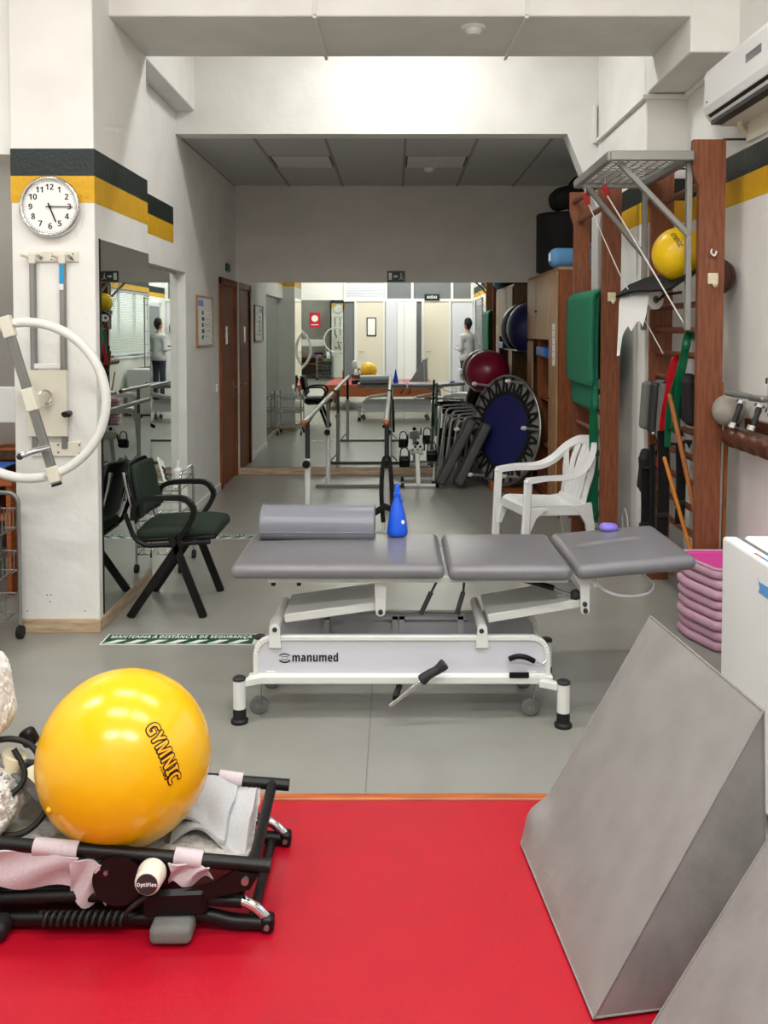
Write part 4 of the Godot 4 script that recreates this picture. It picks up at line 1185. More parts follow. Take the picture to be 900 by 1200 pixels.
	part(yb, "lettering", letters("GYMNIC", 0.026, 0.0004, ball_text(yc, 0.150, Vector3(0, 1.6, 0), Vector2(-0.10, 0.55), Vector2(0.45, -0.89), 0.0005), 900, false, 0.105), mats.black)
	# medicine ball wedged behind the post
	var mb := thing("medicine_ball", "brown leather medicine ball wedged between the near wall bars and the wall", "ball", v(1.765, 1.79, 5.17))
	part(mb, "shell", ball(ns(), v(1.765, 1.885, 5.165), 0.10, 28), mats.leather)
	var seam := ns()
	for a in 3:
		var p := []
		for i in 24:
			var q := TAU * i / 24
			p.append(v(1.765, 1.885, 5.165) + Basis(Vector3.UP, PI / 3 * a) * Vector3(cos(q), sin(q), 0) * 0.1005)
		tube(seam, p, 0.002, 5, true)
	part(mb, "seam", seam, mats.black)
	# paper roll on a rod
	var pr := thing("paper_roll", "white paper roll with a torn hanging end on the near wall bars", "paper roll", v(1.49, 1.6, 5.75))
	var a0 := v(1.43, 1.765, 5.80)
	var a1 := v(1.545, 1.772, 5.57)
	part(pr, "roll", tube(ns(), [a0, a1], 0.058, 28), mats.paper)
	part(pr, "core", tube(ns(), [a0 + (a0 - a1) * 0.02, a1 + (a1 - a0) * 0.012], 0.023, 14), mats.glass_grey)
	part(pr, "rod", tube(ns(), [a0 + (a0 - a1) * 0.1, a1 + (a1 - a0) * 0.12, v(1.58, 1.80, 5.52), v(1.66, 1.81, 5.45)], 0.009, 8), mats.black)
	var tear := func(u: float, w: float) -> Vector3:
		var ax := (a1 - a0)
		var side := Vector3(-0.92, 0, 0.38)
		var base := a0.lerp(a1, u) + side * 0.058
		var cuts := [0.335, 0.33, 0.21, 0.175, 0.15, 0.185, 0.16, 0.13, 0.125, 0.16, 0.10]
		var fi := u * 10.0
		var length := lerpf(cuts[int(fi)], cuts[mini(int(fi) + 1, 10)], fi - int(fi))
		return base + Vector3(-0.012 * w, -length * w, 0.006 * sin(w * 3.0))
	part(pr, "hanging_sheet", sheet(ns(), tear, 40, 8, 0.0008), mats.paper)

	# things hung on the near wall bars: ankle weights, bands, belts
	var wx := 1.635
	var aw := thing("ankle_weight", "grey and black wrapped ankle weight hung on a rung of the near wall bars", "ankle weight", v(1.6, 1.0, 5.75))
	for i in 3:
		var dx := 5.88 - i * 0.12
		part(aw, "grey_pouch" if i != 1 else "black_pouch", rbox(ns(), Vector3(0.06, 0.30 + 0.02 * i, 0.09), 0.025, 3, 4, Transform3D(Basis(Vector3.BACK, -0.06), v(1.575 + 0.02 * i, 1.12 - 0.01 * i, dx))), mats.fabric_grey if i != 1 else mats.dark_grey)
	part(aw, "strap", ribbon(ns(), [v(1.60, 1.25, 5.80), v(1.655, 1.285, 5.80), v(1.69, 1.25, 5.80)], Vector3(0, 0, 1), 0.15, 0.006), mats.fabric_grey)
	part(aw, "white_trim", ext(ns(), 1.57, 1.582, 0.955, 0.968, 5.70, 5.90, 0.002), mats.white)
	for k in [[1.56, 0.72, 5.80, "folded black ankle weight hung low on the near wall bars"], [1.635, 1.22, 5.2, "black ankle weight hung just behind the front post of the near wall bars"]]:
		var t := thing("ankle_weight", k[3], "ankle weight", v(k[0], k[1] - 0.1, k[2]))
		for i in 3:
			part(t, "black_pouch", rbox(ns(), Vector3(0.06, 0.26, 0.085), 0.026, 3, 4, Transform3D(Basis(Vector3.BACK, 0.1 * (i - 1)), v(k[0] - 0.012 * i, k[1] - 0.012 * i, k[2] - 0.06 * i + 0.05))), mats.black_matt)
		part(t, "strap", ribbon(ns(), [v(k[0], k[1] + 0.07, k[2]), v(k[0] + 0.05, k[1] + 0.13, k[2]), v(k[0] + 0.1, k[1] + 0.05, k[2])], Vector3(0, 0, 1), 0.1, 0.006), mats.black_matt)
	var rb := thing("resistance_band", "red rubber exercise band hanging from the near wall bars", "band", v(1.57, 0.85, 5.45))
	part(rb, "strip", ribbon(ns(), spline([v(1.68, 1.40, 5.42), v(1.635, 1.43, 5.42), v(1.60, 1.36, 5.41), v(1.575, 1.22, 5.40), v(1.55, 1.06, 5.40), v(1.535, 0.80, 5.40)], 6), Vector3(0.93, 0, -0.35), 0.055, 0.003), mats.band_red)
	var rb2 := thing("resistance_band", "short red band end showing behind the long wooden stick", "band", v(1.66, 1.1, 5.25))
	part(rb2, "strip", ribbon(ns(), hang(1.60, 1.27, 1.10, 5.3, 0.006), Vector3(0.93, 0, -0.35), 0.028, 0.003), mats.band_red)
	var gn := thing("resistance_band", "knotted green exercise band hanging from the near wall bars", "band", v(1.58, 1.0, 5.35))
	part(gn, "strip", ribbon(ns(), spline([v(1.68, 1.55, 5.24), v(1.64, 1.57, 5.24), v(1.62, 1.48, 5.24), v(1.60, 1.34, 5.25), v(1.59, 1.2, 5.26), v(1.58, 1.02, 5.27)], 6), Vector3(0.93, 0, -0.35), 0.055, 0.004), mats.band_green)
	part(gn, "strip", ribbon(ns(), spline([v(1.63, 1.54, 5.25), v(1.60, 1.36, 5.28), v(1.57, 1.15, 5.36), v(1.565, 0.92, 5.37)], 6), Vector3(0.93, 0, -0.35), 0.04, 0.004), mats.band_green)
	part(gn, "knot", ball(ns(), v(1.625, 1.51, 5.235), 0.03, 12, Vector3(0.8, 1.2, 0.8)), mats.band_green)
	for k in [[1.545, 1.0, 0.40, 5.40, 0.075, "wide black strap hanging from the middle of the near wall bars"], [1.50, 0.92, 0.28, 5.46, 0.03, "narrow black strap hanging left of the wide black strap"], [1.60, 0.95, 0.5, 5.25, 0.06, "black strap hanging close behind the front post"], [1.515, 0.75, 0.3, 5.62, 0.09, "dark padded strap hanging near the rear post"]]:
		var t := thing("black_strap", k[5], "strap", v(k[0], k[2], k[3]), "black straps on the near wall bars")
		part(t, "webbing", ribbon(ns(), [v(1.66, k[1], k[3]), v(k[0] + 0.03, k[1] + 0.02, k[3])] + hang(k[0], k[1], k[2], k[3], 0.008), Vector3(0.93, 0, -0.35), k[4], 0.008), mats.black_matt)
		part(t, "buckle", rbox(ns(), Vector3(k[4] * 1.15, 0.03, 0.012), 0.005, 2, 2, Transform3D(Basis(Vector3.UP, 0.35), v(k[0], k[2] + 0.12, k[3] - 0.006))), mats.dark_grey)
	# wooden sticks behind the steps
	var si := 0
	for k in [[1.53, 1.225, 5.22, 1.745, 0.0, 4.975, 0.0135, "stick_wood", "long wooden stick leaning left across the near wall bars, the taller one"], [1.485, 0.885, 5.15, 1.70, 0.0, 4.97, 0.011, "bright_stick", "short bright wooden stick leaning left across the near wall bars"], [1.775, 1.30, 5.10, 1.75, 0.0, 5.10, 0.012, "stick_wood", "upright wooden stick between the post and the wall, left of two"], [1.80, 1.12, 5.08, 1.79, 0.0, 5.10, 0.012, "stick_wood", "upright wooden stick between the post and the wall, right of two"]]:
		var t := thing("wooden_stick", k[8], "stick", v(k[3], 0, k[5]), "exercise sticks")
		part(t, "pole", tube(ns(), [v(k[3], 0.0, k[5]), v(k[0], k[1], k[2])], k[6], 12), mats[k[7]])
		part(t, "tip", ball(ns(), v(k[0], k[1], k[2]), k[6], 10), mats[k[7]])
		si += 1

	# stack of eight steps
	var plan := [Vector2(1.495, 4.94), Vector2(1.495, 4.80), Vector2(1.575, 4.56), Vector2(1.84, 4.56), Vector2(1.84, 4.94)]
	var soft := []
	for i in plan.size():
		var p: Vector2 = plan[i]
		var q0: Vector2 = plan[(i + plan.size() - 1) % plan.size()]
		var q1: Vector2 = plan[(i + 1) % plan.size()]
		for k in 6:
			var t := k / 5.0
			var s := p + (q0 - p).normalized() * 0.03
			var e := p + (q1 - p).normalized() * 0.03
			soft.append(s.lerp(p, t).lerp(p.lerp(e, t), t))
	var ctr := Vector2(1.68, 4.75)
	for n in 8:
		var y0 := n * 0.052
		var lab: String = ["lowest pink foam step of the stack, lying on the floor", "second pink foam step from the floor", "third pink foam step from the floor", "fourth pink foam step from the floor", "fifth pink foam step from the floor", "third pink foam step from the top", "pink foam step just under the topmost", "topmost pink foam step with a bright magenta surface"][n]
		var t := thing("foam_step", lab, "step", v(1.68, y0, 4.75), "stack of pink foam steps")
		var st := ns()
		grp += 1
		var prof := [[0.022, 0.002], [0.006, 0.008], [0.0, 0.02], [0.0, 0.032], [0.006, 0.045], [0.02, 0.052]]
		var rings := []
		var shift := Vector2(0.006 * sin(n * 2.3), 0.004 * cos(n * 1.7))
		for q in prof:
			var ring := []
			for p in soft:
				var w: Vector2 = p + (ctr - p).normalized() * q[0] + shift
				var tilt := 0.03 * (w.y - 4.75)
				ring.append(v(w.x, y0 + q[1] + (tilt * n / 8.0), w.y))
			rings.append(ring)
		for i in rings.size() - 1:
			for j in soft.size():
				var k2 := (j + 1) % soft.size()
				quad(st, rings[i][j], rings[i][k2], rings[i + 1][k2], rings[i + 1][j], v(ctr.x, y0 + 0.026, ctr.y), grp)
		fan(st, rings[0], v(ctr.x, y0 + 0.03, ctr.y))
		fan(st, rings[-1], v(ctr.x, y0 + 0.02, ctr.y))
		part(t, "body", st, mats.step_pink)
		if n == 7:
			var tp := ns()
			var inn := []
			for p in soft:
				var w: Vector2 = p + (ctr - p).normalized() * 0.03
				inn.append(v(w.x, y0 + 0.053 + 0.03 * (w.y - 4.75), w.y))
			var low := []
			for p in inn: low.append(p + Vector3(0, -0.01, 0))
			fan(tp, inn, v(ctr.x, y0, ctr.y))
			for j in inn.size(): quad(tp, inn[j], inn[(j + 1) % inn.size()], low[(j + 1) % inn.size()], low[j], v(ctr.x, y0 + 0.05, ctr.y), -1)
			part(t, "tread", tp, mats.step_magenta, "bright magenta tread")
			var rim := []
			for p in soft:
				var w: Vector2 = p + (ctr - p).normalized() * 0.014
				rim.append(v(w.x, y0 + 0.054 + 0.03 * (w.y - 4.75), w.y))
			part(t, "rim", tube(ns(), rim, 0.009, 8, true), mats.step_pink)
			part(t, "rib", ext(ns(), 1.53, 1.80, y0 + 0.05, y0 + 0.066, 4.86, 4.90, 0.006), mats.step_magenta)

	# fridge with its door towards the room
	var fz := thing("fridge", "small white under-counter fridge cut off by the right edge", "fridge", v(1.48, 0, 3.09))
	part(fz, "body", ext(ns(), 1.255, 1.80, 0.03, 0.855, 2.825, 3.355, 0.01), mats.white_plastic)
	part(fz, "door", rbox(ns(), Vector3(0.055, 0.80, 0.54), 0.012, 3, 3, Transform3D(Basis(), v(1.2075, 0.452, 3.09))), mats.white_plastic)
	part(fz, "gasket", ext(ns(), 1.234, 1.256, 0.06, 0.845, 2.84, 3.345), mats.fabric_grey)
	part(fz, "plinth", ext(ns(), 1.25, 1.78, 0.0, 0.035, 2.84, 3.34), mats.black)
	part(fz, "handle_strip", ext(ns(), 1.195, 1.203, 0.8505, 0.8535, 2.84, 3.1, 0.001), mats.stick_wood)
	part(fz, "handle_strip", ext(ns(), 1.1955, 1.2035, 0.851, 0.854, 2.84, 3.03, 0.001), mats.sky_blue)
	part(fz, "sticker", prism(ns(), [Vector2(-3.02, 0.79), Vector2(-3.01, 0.78), Vector2(-2.93, 0.783), Vector2(-2.93, 0.745), Vector2(-3.0, 0.745), Vector2(-3.015, 0.745), Vector2(-3.005, 0.76)], 1.1785, 1.181, Transform3D(Basis(Vector3(0, 0, 1), Vector3(0, 1, 0), Vector3(1, 0, 0)), Vector3.ZERO)), mat("sticker_blue", Color(0.36, 0.62, 0.86), 0.5))

	# air conditioner
	var ac := thing("air_conditioner", "white wall air conditioner at the upper right above the wall bars", "air conditioner", v(1.76, 2.69, 4.6))
	var prof := [Vector2(1.866, 2.70), Vector2(1.866, 2.985), Vector2(1.70, 2.985), Vector2(1.672, 2.975), Vector2(1.662, 2.95), Vector2(1.66, 2.78), Vector2(1.668, 2.745), Vector2(1.69, 2.712), Vector2(1.73, 2.692), Vector2(1.80, 2.69)]
	part(ac, "case", prism(ns(), prof, 4.10, 5.10, FLIP), mats.white_plastic)
	part(ac, "outlet", bar(ns(), v(1.689, 2.722, 4.2), v(1.689, 2.722, 5.06), 0.008, 0.05, 0.001, Vector3(-0.8, 0.9, 0).normalized()), mats.black)
	part(ac, "outlet", ext(ns(), 1.69, 1.76, 2.6885, 2.71, 4.18, 5.07), mats.black)
	part(ac, "flap", bar(ns(), v(1.70, 2.698, 4.17), v(1.70, 2.698, 5.07), 0.018, 0.005, 0.001), mats.white_plastic)
	part(ac, "underside", ext(ns(), 1.745, 1.862, 2.682, 2.70, 4.12, 5.08, 0.004), mats.cream_metal)
	part(ac, "display", ext(ns(), 1.6592, 1.663, 2.855, 2.895, 4.31, 4.50, 0.0005), mats.glass_grey)
	part(ac, "badge", ext(ns(), 1.6592, 1.663, 2.80, 2.81, 5.04, 5.065, 0.0005), mats.glass_grey)
	part(ac, "pipe", tube(ns(), spline([v(1.80, 2.70, 4.95), v(1.81, 2.66, 4.97), v(1.83, 2.64, 4.98), v(1.86, 2.65, 4.99)], 4), 0.015, 10), mats.cream_plastic)
	part(ac, "wall_tray", ext(ns(), 1.852, 1.868, 2.58, 2.69, 4.1, 5.0, 0.002), mats.cream_metal)

	# dumb-bell rack on the right wall
	var rk := thing("dumbbell_rack", "ribbed dark wooden rack bar fixed to the right wall", "rack", v(1.78, 0.98, 4.6))
	var pf := [Vector2(0, 0)]
	for i in 6:
		var z0 := i * 0.15
		for q in [[0.036, 0.002], [0.046, 0.014], [0.051, 0.04], [0.052, 0.075], [0.051, 0.11], [0.046, 0.136], [0.036, 0.148]]: pf.append(Vector2(q[0], z0 + q[1]))
	pf.append(Vector2(0, 0.90))
	part(rk, "ribbed_bar", lathe(ns(), pf, Transform3D(Basis(Vector3(1, 0, 0), Vector3(0, 0, 1), Vector3(0, -1, 0)), v(1.765, 1.03, 4.955)), 18), mats.dark_wood)
	part(rk, "wall_board", ext(ns(), 1.84, 1.868, 1.07, 1.13, 4.0, 4.93, 0.004), mats.dark_wood)
	for d in [4.15, 4.82]: part(rk, "bracket", ext(ns(), 1.77, 1.866, 1.02, 1.04, d - 0.02, d + 0.02, 0.003), mats.dark_wood)
	solo("grey_ball", ball(ns(), v(1.77, 1.165, 4.965), 0.087, 32), mats.ball_grey, "matt grey hand ball resting on the end of the wooden rack bar", "ball")
	for k in [[v(1.735, 1.10, 4.80), v(1.775, 1.225, 4.80), "dark gripped dumb-bell with chrome ends leaning on the rack, left one"], [v(1.765, 1.105, 4.62), v(1.80, 1.22, 4.62), "dark gripped dumb-bell with chrome ends leaning on the rack, right one"]]:
		var t := thing("dumbbell", k[2], "dumbbell", k[0], "dumb-bells on the wall rack")
		var f: Vector3 = (k[1] - k[0])
		part(t, "grip", tube(ns(), [k[0] + f * 0.1, k[0] + f * 0.3, k[0] + f * 0.55, k[0] + f * 0.8, k[0] + f * 0.95], [0.011, 0.016, 0.013, 0.017, 0.011], 12), mats.dark_grey)
		part(t, "end_weight", tube(ns(), [k[0] - f * 0.08, k[0] + f * 0.13], 0.029, 16), mats.chrome)
		part(t, "end_weight", tube(ns(), [k[0] + f * 0.92, k[0] + f * 1.06], 0.026, 16), mats.chrome)
	var cb := thing("chrome_clamp", "chrome clamp with grey handle lying across the dumb-bells", "clamp", v(1.79, 1.24, 4.7))
	part(cb, "handle", tube(ns(), [v(1.72, 1.268, 4.86), v(1.76, 1.262, 4.80), v(1.80, 1.255, 4.70)], [0.016, 0.018, 0.012], 12), mats.fabric_grey)
	part(cb, "jaw", rbox(ns(), Vector3(0.05, 0.03, 0.13), 0.012, 3, 2, Transform3D(Basis(Vector3.UP, 0.2), v(1.805, 1.252, 4.65))), mats.steel)
	part(cb, "screw", tube(ns(), [v(1.835, 1.17, 4.58), v(1.835, 1.37, 4.58)], 0.012, 10), mats.chrome)
	part(cb, "collar", tube(ns(), [v(1.835, 1.33, 4.58), v(1.835, 1.36, 4.58)], 0.024, 14), mats.chrome)
	part(cb, "collar", tube(ns(), [v(1.835, 1.19, 4.58), v(1.835, 1.215, 4.58)], 0.022, 14), mats.chrome)
	var so := thing("socket_outlet", "white socket box low on the wall behind the near wall bars", "socket", v(1.86, 0.24, 5.88))
	part(so, "plate", ext(ns(), 1.845, 1.868, 0.2, 0.34, 5.80, 5.95, 0.004), mats.white_plastic)
	part(so, "outlet", ext(ns(), 1.842, 1.847, 0.24, 0.30, 5.845, 5.905, 0.002), mats.cream_plastic)
	var wc := thing("floor_cord", "white cord looped at the foot of the column beside the far wall bars", "cord", v(1.59, 0.2, 6.4))
	part(wc, "loop", tube(ns(), spline([v(1.592, 0.12, 6.35), v(1.585, 0.3, 6.36), v(1.58, 0.36, 6.42), v(1.585, 0.3, 6.50), v(1.592, 0.1, 6.50)], 6), 0.006, 8), mats.white_plastic)

# ---------------------------------------------------------------- back corner: cabinet, trampoline, chairs, parallel bars
func build_back_corner() -> void:
	# tall wooden cabinet along the right wall, doors towards the room (facing left)
	var cx := 1.372
	var cb := thing("cabinet", "tall light wooden cabinet with doors and open shelves behind the far wall bars", "cabinet", v(1.6, 0, 8.75))
	part(cb, "side_panel", ext(ns(), cx, 1.86, 0.0, 2.095, 7.86, 7.885, 0.003), mats.cabinet_side)
	part(cb, "side_panel", ext(ns(), cx, 1.86, 0.0, 2.095, 9.625, 9.65, 0.003), mats.cabinet_wood)
	part(cb, "back_panel", ext(ns(), 1.84, 1.86, 0.0, 2.09, 7.885, 9.625), mats.cabinet_side)
	part(cb, "top_board", ext(ns(), cx - 0.006, 1.865, 2.09, 2.115, 7.855, 9.66, 0.003), mats.cabinet_wood)
	part(cb, "plinth", ext(ns(), cx + 0.02, 1.84, 0.0, 0.08, 7.89, 9.62), mats.cabinet_side)
	for d in [8.29, 9.05]: part(cb, "upright", ext(ns(), cx + 0.004, 1.84, 0.08, 2.09, d - 0.012, d + 0.012), mats.cabinet_side)
	for y in [0.09, 0.5, 0.93, 1.33, 1.66]: part(cb, "shelf", ext(ns(), cx + 0.03, 1.84, y, y + 0.02, 8.30, 9.62), mats.cabinet_side)
	# doors: full ones at both ends, short ones over the open middle
	for k in [[7.89, 8.285, 0.09, 2.085], [9.06, 9.62, 1.50, 2.085], [8.30, 9.04, 1.50, 2.085], [9.30, 9.62, 0.09, 1.47]]:
		var dr := part(cb, "door", ext(ns(), cx - 0.018, cx, k[2], k[3], k[0], k[1], 0.003), mats.cabinet_wood)
		part(dr, "knob", ball(ns(), v(cx - 0.026, lerpf(k[2], k[3], 0.45), k[1] - 0.04), 0.012, 10), mats.dark_wood)
	var nt := thing("notice_strip", "narrow white notice strip with small marks on the cabinet door", "notice", v(cx - 0.02, 1.28, 8.0))
	part(nt, "sheet", ext(ns(), cx - 0.0215, cx - 0.0185, 1.28, 1.64, 7.96, 8.07), mats.paper)
	for i in 5: part(nt, "printed_mark", ext(ns(), cx - 0.0225, cx - 0.0213, 1.34 + i * 0.06, 1.35 + i * 0.06, 7.99, 8.03), mats.dark_grey)
	# blue basket on the open shelf
	var bk := thing("storage_tray", "bright blue plastic tray poking out of the open cabinet shelf", "tray", v(1.45, 1.35, 8.6))
	part(bk, "tray_wall", ext(ns(), 1.33, 1.36, 1.352, 1.43, 8.40, 8.86, 0.006), mats.basket_blue)
	part(bk, "tray_wall", ext(ns(), 1.36, 1.72, 1.352, 1.42, 8.40, 8.42, 0.004), mats.basket_blue)
	part(bk, "tray_wall", ext(ns(), 1.36, 1.72, 1.352, 1.42, 8.84, 8.86, 0.004), mats.basket_blue)
	part(bk, "tray_floor", ext(ns(), 1.36, 1.72, 1.352, 1.362, 8.42, 8.84), mats.basket_blue)
	for k in [[1.6, 0.52, 8.6, 0.09, 0.2, "black tin on the lower open shelf of the cabinet"], [1.55, 0.95, 8.72, 0.07, 0.16, "black tin on the middle open shelf of the cabinet"]]:
		var t := thing("storage_tin", k[5], "tin", v(k[0], k[1], k[2]))
		part(t, "can", lathe(ns(), [Vector2(0, 0), Vector2(k[3], 0), Vector2(k[3], k[4] * 0.85), Vector2(0, k[4] * 0.85)], Transform3D(Basis(), v(k[0], k[1], k[2])), 18, true), mats.black)
		part(t, "lid", lathe(ns(), [Vector2(0, k[4] * 0.85), Vector2(k[3] * 1.04, k[4] * 0.85), Vector2(k[3] * 1.04, k[4]), Vector2(0, k[4])], Transform3D(Basis(), v(k[0], k[1], k[2])), 18, true), mats.dark_grey)
	# things on top of the cabinet
	var dm := thing("black_drum", "large black round drum standing on top of the wooden cabinet", "drum", v(1.58, 2.115, 8.75))
	part(dm, "drum_body", lathe(ns(), [Vector2(0, 0), Vector2(0.275, 0), Vector2(0.28, 0.01), Vector2(0.28, 0.52), Vector2(0.275, 0.535), Vector2(0.25, 0.535), Vector2(0, 0.53)], Transform3D(Basis(), v(1.585, 2.115, 8.70)), 36, true), mats.black_matt)
	part(dm, "hoop", tube(ns(), ring_path(v(1.585, 2.63, 8.70), 0.281, Vector3.UP), 0.006, 6, true), mats.black)
	var bg := thing("black_bag", "black soft bag laid across the top of the black drum", "bag", v(1.66, 2.65, 8.6))
	part(bg, "bag_body", rbox(ns(), Vector3(0.52, 0.19, 0.34), 0.08, 5, 6, Transform3D(Basis(Vector3.BACK, 0.22), v(1.66, 2.81, 8.55)), func(p: Vector3) -> Vector3: return p + Vector3(0, -0.1 * p.x * p.x, 0)), mats.black_matt)
	part(bg, "handle", tube(ns(), spline([v(1.55, 2.86, 8.5), v(1.62, 2.95, 8.5), v(1.72, 2.96, 8.5), v(1.78, 2.9, 8.5)], 5), 0.012, 8), mats.black)
	part(bg, "strap", tube(ns(), spline([v(1.50, 2.76, 8.5), v(1.56, 2.68, 8.48), v(1.66, 2.655, 8.5), v(1.78, 2.72, 8.5)], 5), 0.016, 8), mats.black)
	var tw := thing("rolled_mat", "light blue rolled mat lying on top of the wooden cabinet", "mat", v(1.55, 2.115, 8.02))
	part(tw, "roll", rbox(ns(), Vector3(0.44, 0.17, 0.17), 0.07, 6, 6, Transform3D(Basis(Vector3.UP, 0.1), v(1.53, 2.20, 8.05))), mats.towel_blue)
	part(tw, "flap", rbox(ns(), Vector3(0.2, 0.03, 0.16), 0.012, 3, 3, Transform3D(Basis(Vector3.BACK, 0.3), v(1.66, 2.31, 8.06))), mats.towel_blue)
	part(tw, "tag", ext(ns(), 1.306, 1.318, 2.17, 2.24, 7.99, 8.02, 0.002), mats.paper)

	# balls on ring holders by the mirror
	var bb := gym_ball("gym_ball", v(1.475, 1.60, 9.945), 0.294, mats.ball_blue, "big dark blue gym ball beside the cabinet against the mirror")
	var rb := gym_ball("gym_ball", v(0.985, 1.135, 9.985), 0.235, mats.ball_red, "shiny dark red gym ball in front of the mirror above the folded chairs")
	for k in [[v(1.475, 1.365, 9.945), 0.17, "ring holder under the dark blue ball", 1.475], [v(0.985, 0.94, 9.985), 0.13, "ring holder under the dark red ball", 0.985]]:
		var t := thing("ball_holder", "steel " + k[2], "ball holder", k[0], "ball holders on the mirror wall")
		var c: Vector3 = k[0]
		part(t, "ring", tube(ns(), ring_path(c, k[1], Vector3.UP), 0.009, 8, true), mats.steel)
		part(t, "arm", tube(ns(), [c + Vector3(k[1], 0, 0), Vector3(c.x + k[1], c.y, -10.24)], 0.009, 8), mats.steel)
		part(t, "arm", tube(ns(), [c - Vector3(k[1], 0, 0), Vector3(c.x - k[1], c.y, -10.24)], 0.009, 8), mats.steel)

	# mini trampoline leaning on the cabinet, legs towards the room
	var tc := v(1.075, 0.60, 9.2)
	var across := Vector3(0.53, 0.0, 0.845).normalized()
	var up := (Vector3(0.12, 1, -0.06) - across * Vector3(0.12, 1, -0.06).dot(across)).normalized()
	var nr := across.cross(up).normalized()
	if nr.x > 0: nr = -nr
	var R := 0.53
	var tr := thing("mini_trampoline", "round mini trampoline with dark blue bed leaning on edge against the cabinet", "trampoline", v(1.05, 0.04, 9.2))
	var pl := func(a: float, r: float) -> Vector3: return tc + (across * cos(a) + up * sin(a)) * r
	var rp := []
	for i in 48: rp.append(pl.call(TAU * i / 48, R))
	part(tr, "rim_tube", tube(ns(), rp, 0.019, 12, true), mats.steel)
	var bed := []
	for i in 48: bed.append(Vector2(cos(TAU * i / 48), sin(TAU * i / 48)) * R * 0.66)
	var bxf := Transform3D(Basis(across, up, nr), tc)
	part(tr, "bed", prism(ns(), bed, -0.003, 0.003, bxf), mats.tramp_blue)
	var ed := ns()
	var brp := []
	for i in 48: brp.append(pl.call(TAU * i / 48, R * 0.69))
	for i in 48:
		var a := TAU * i / 48
		var b := TAU * (i + 1) / 48
		quad(ed, pl.call(a, R * 0.655) + nr * 0.006, pl.call(b, R * 0.655) + nr * 0.006, pl.call(b, R * 0.73) + nr * 0.006, pl.call(a, R * 0.73) + nr * 0.006, tc - nr, -1)
		quad(ed, pl.call(a, R * 0.655) - nr * 0.006, pl.call(b, R * 0.655) - nr * 0.006, pl.call(b, R * 0.73) - nr * 0.006, pl.call(a, R * 0.73) - nr * 0.006, tc + nr, -1)
	part(tr, "bed_edge", ed, mats.black_matt)
	var sk := ns()
	for i in 48:
		var a := TAU * i / 48
		var b := TAU * (i + 1) / 48
		for e in [-0.012, -0.016]: quad(sk, pl.call(a, R * 0.73) + nr * e, pl.call(b, R * 0.73) + nr * e, pl.call(b, R * 0.98) + nr * e, pl.call(a, R * 0.98) + nr * e, tc - nr * e * 100.0, -1)
	part(tr, "skirt", sk, mats.rail_grey)
	for i in 24:
		var a := TAU * (i + 0.5) / 24
		var cordst := ns()
		ribbon(cordst, [pl.call(a - 0.085, R * 0.72) + nr * 0.008, pl.call(a - 0.05, R * 0.86) + nr * 0.004, pl.call(a, R * 0.985) + nr * 0.022], (pl.call(a + 0.1, R) - pl.call(a - 0.1, R)).normalized(), [0.03, 0.022, 0.03], 0.008)
		ribbon(cordst, [pl.call(a + 0.085, R * 0.72) + nr * 0.008, pl.call(a + 0.05, R * 0.86) + nr * 0.004, pl.call(a, R * 0.985) + nr * 0.022], (pl.call(a + 0.1, R) - pl.call(a - 0.1, R)).normalized(), [0.03, 0.022, 0.03], 0.008)
		part(tr, "elastic_cord", cordst, mats.black_rubber)
	for i in 6:
		var a := TAU * i / 6.0 + 0.10
		var o: Vector3 = pl.call(a, R * 0.985)
		var lg := part(tr, "leg", tube(ns(), [o, o + nr * 0.19 + across * 0.0], 0.0135, 10), mats.rail_grey)
		part(lg, "rubber_cap", tube(ns(), [o + nr * 0.18, o + nr * 0.20, o + nr * 0.22], [0.02, 0.022, 0.016], 10), mats.white_plastic)
	# wooden blocks propping it
	solo("wood_block", ext(ns(), 0.94, 1.05, 0.0, 0.10, 9.2, 9.45, 0.005), mats.orange_wood, "small wooden block on the floor below the trampoline", "block")
	solo("wood_board", ext(ns(), 1.06, 1.34, 0.0, 0.05, 8.5, 9.1, 0.004), mats.orange_wood, "flat wooden board on the floor in front of the cabinet", "board")

	# two dark pads leaning
	for k in [[0.0, "dark grey padded board leaning on the folded chairs, the front one"], [0.16, "dark grey padded board leaning behind the front one"]]:
		var t := thing("padded_board", k[1], "pad", v(0.5 + k[0], 0, 9.45), "dark padded boards leaning by the mirror")
		var a := v(0.44 + k[0] * 1.1, 0.045, 9.46 - k[0] * 0.3)
		var b := v(0.775 + k[0] * 0.9, 0.685 - k[0] * 0.25, 9.52 - k[0] * 0.3)
		var f := (b - a).normalized()
		var s := Vector3(0, 0, -1)
		var n := f.cross(s).normalized()
		part(t, "pad_body", rbox(ns(), Vector3(0.1, a.distance_to(b), 0.2), 0.03, 4, 3, Transform3D(Basis(n, f, n.cross(f)), (a + b) / 2 + Vector3(0, 0, 0.10))), mats.pad_dark)
		part(t, "edge_piping", tube(ns(), [a + n * 0.045 + Vector3(0, 0, 0.195), b + n * 0.045 + Vector3(0, 0, 0.195)], 0.004, 6), mats.dark_grey)

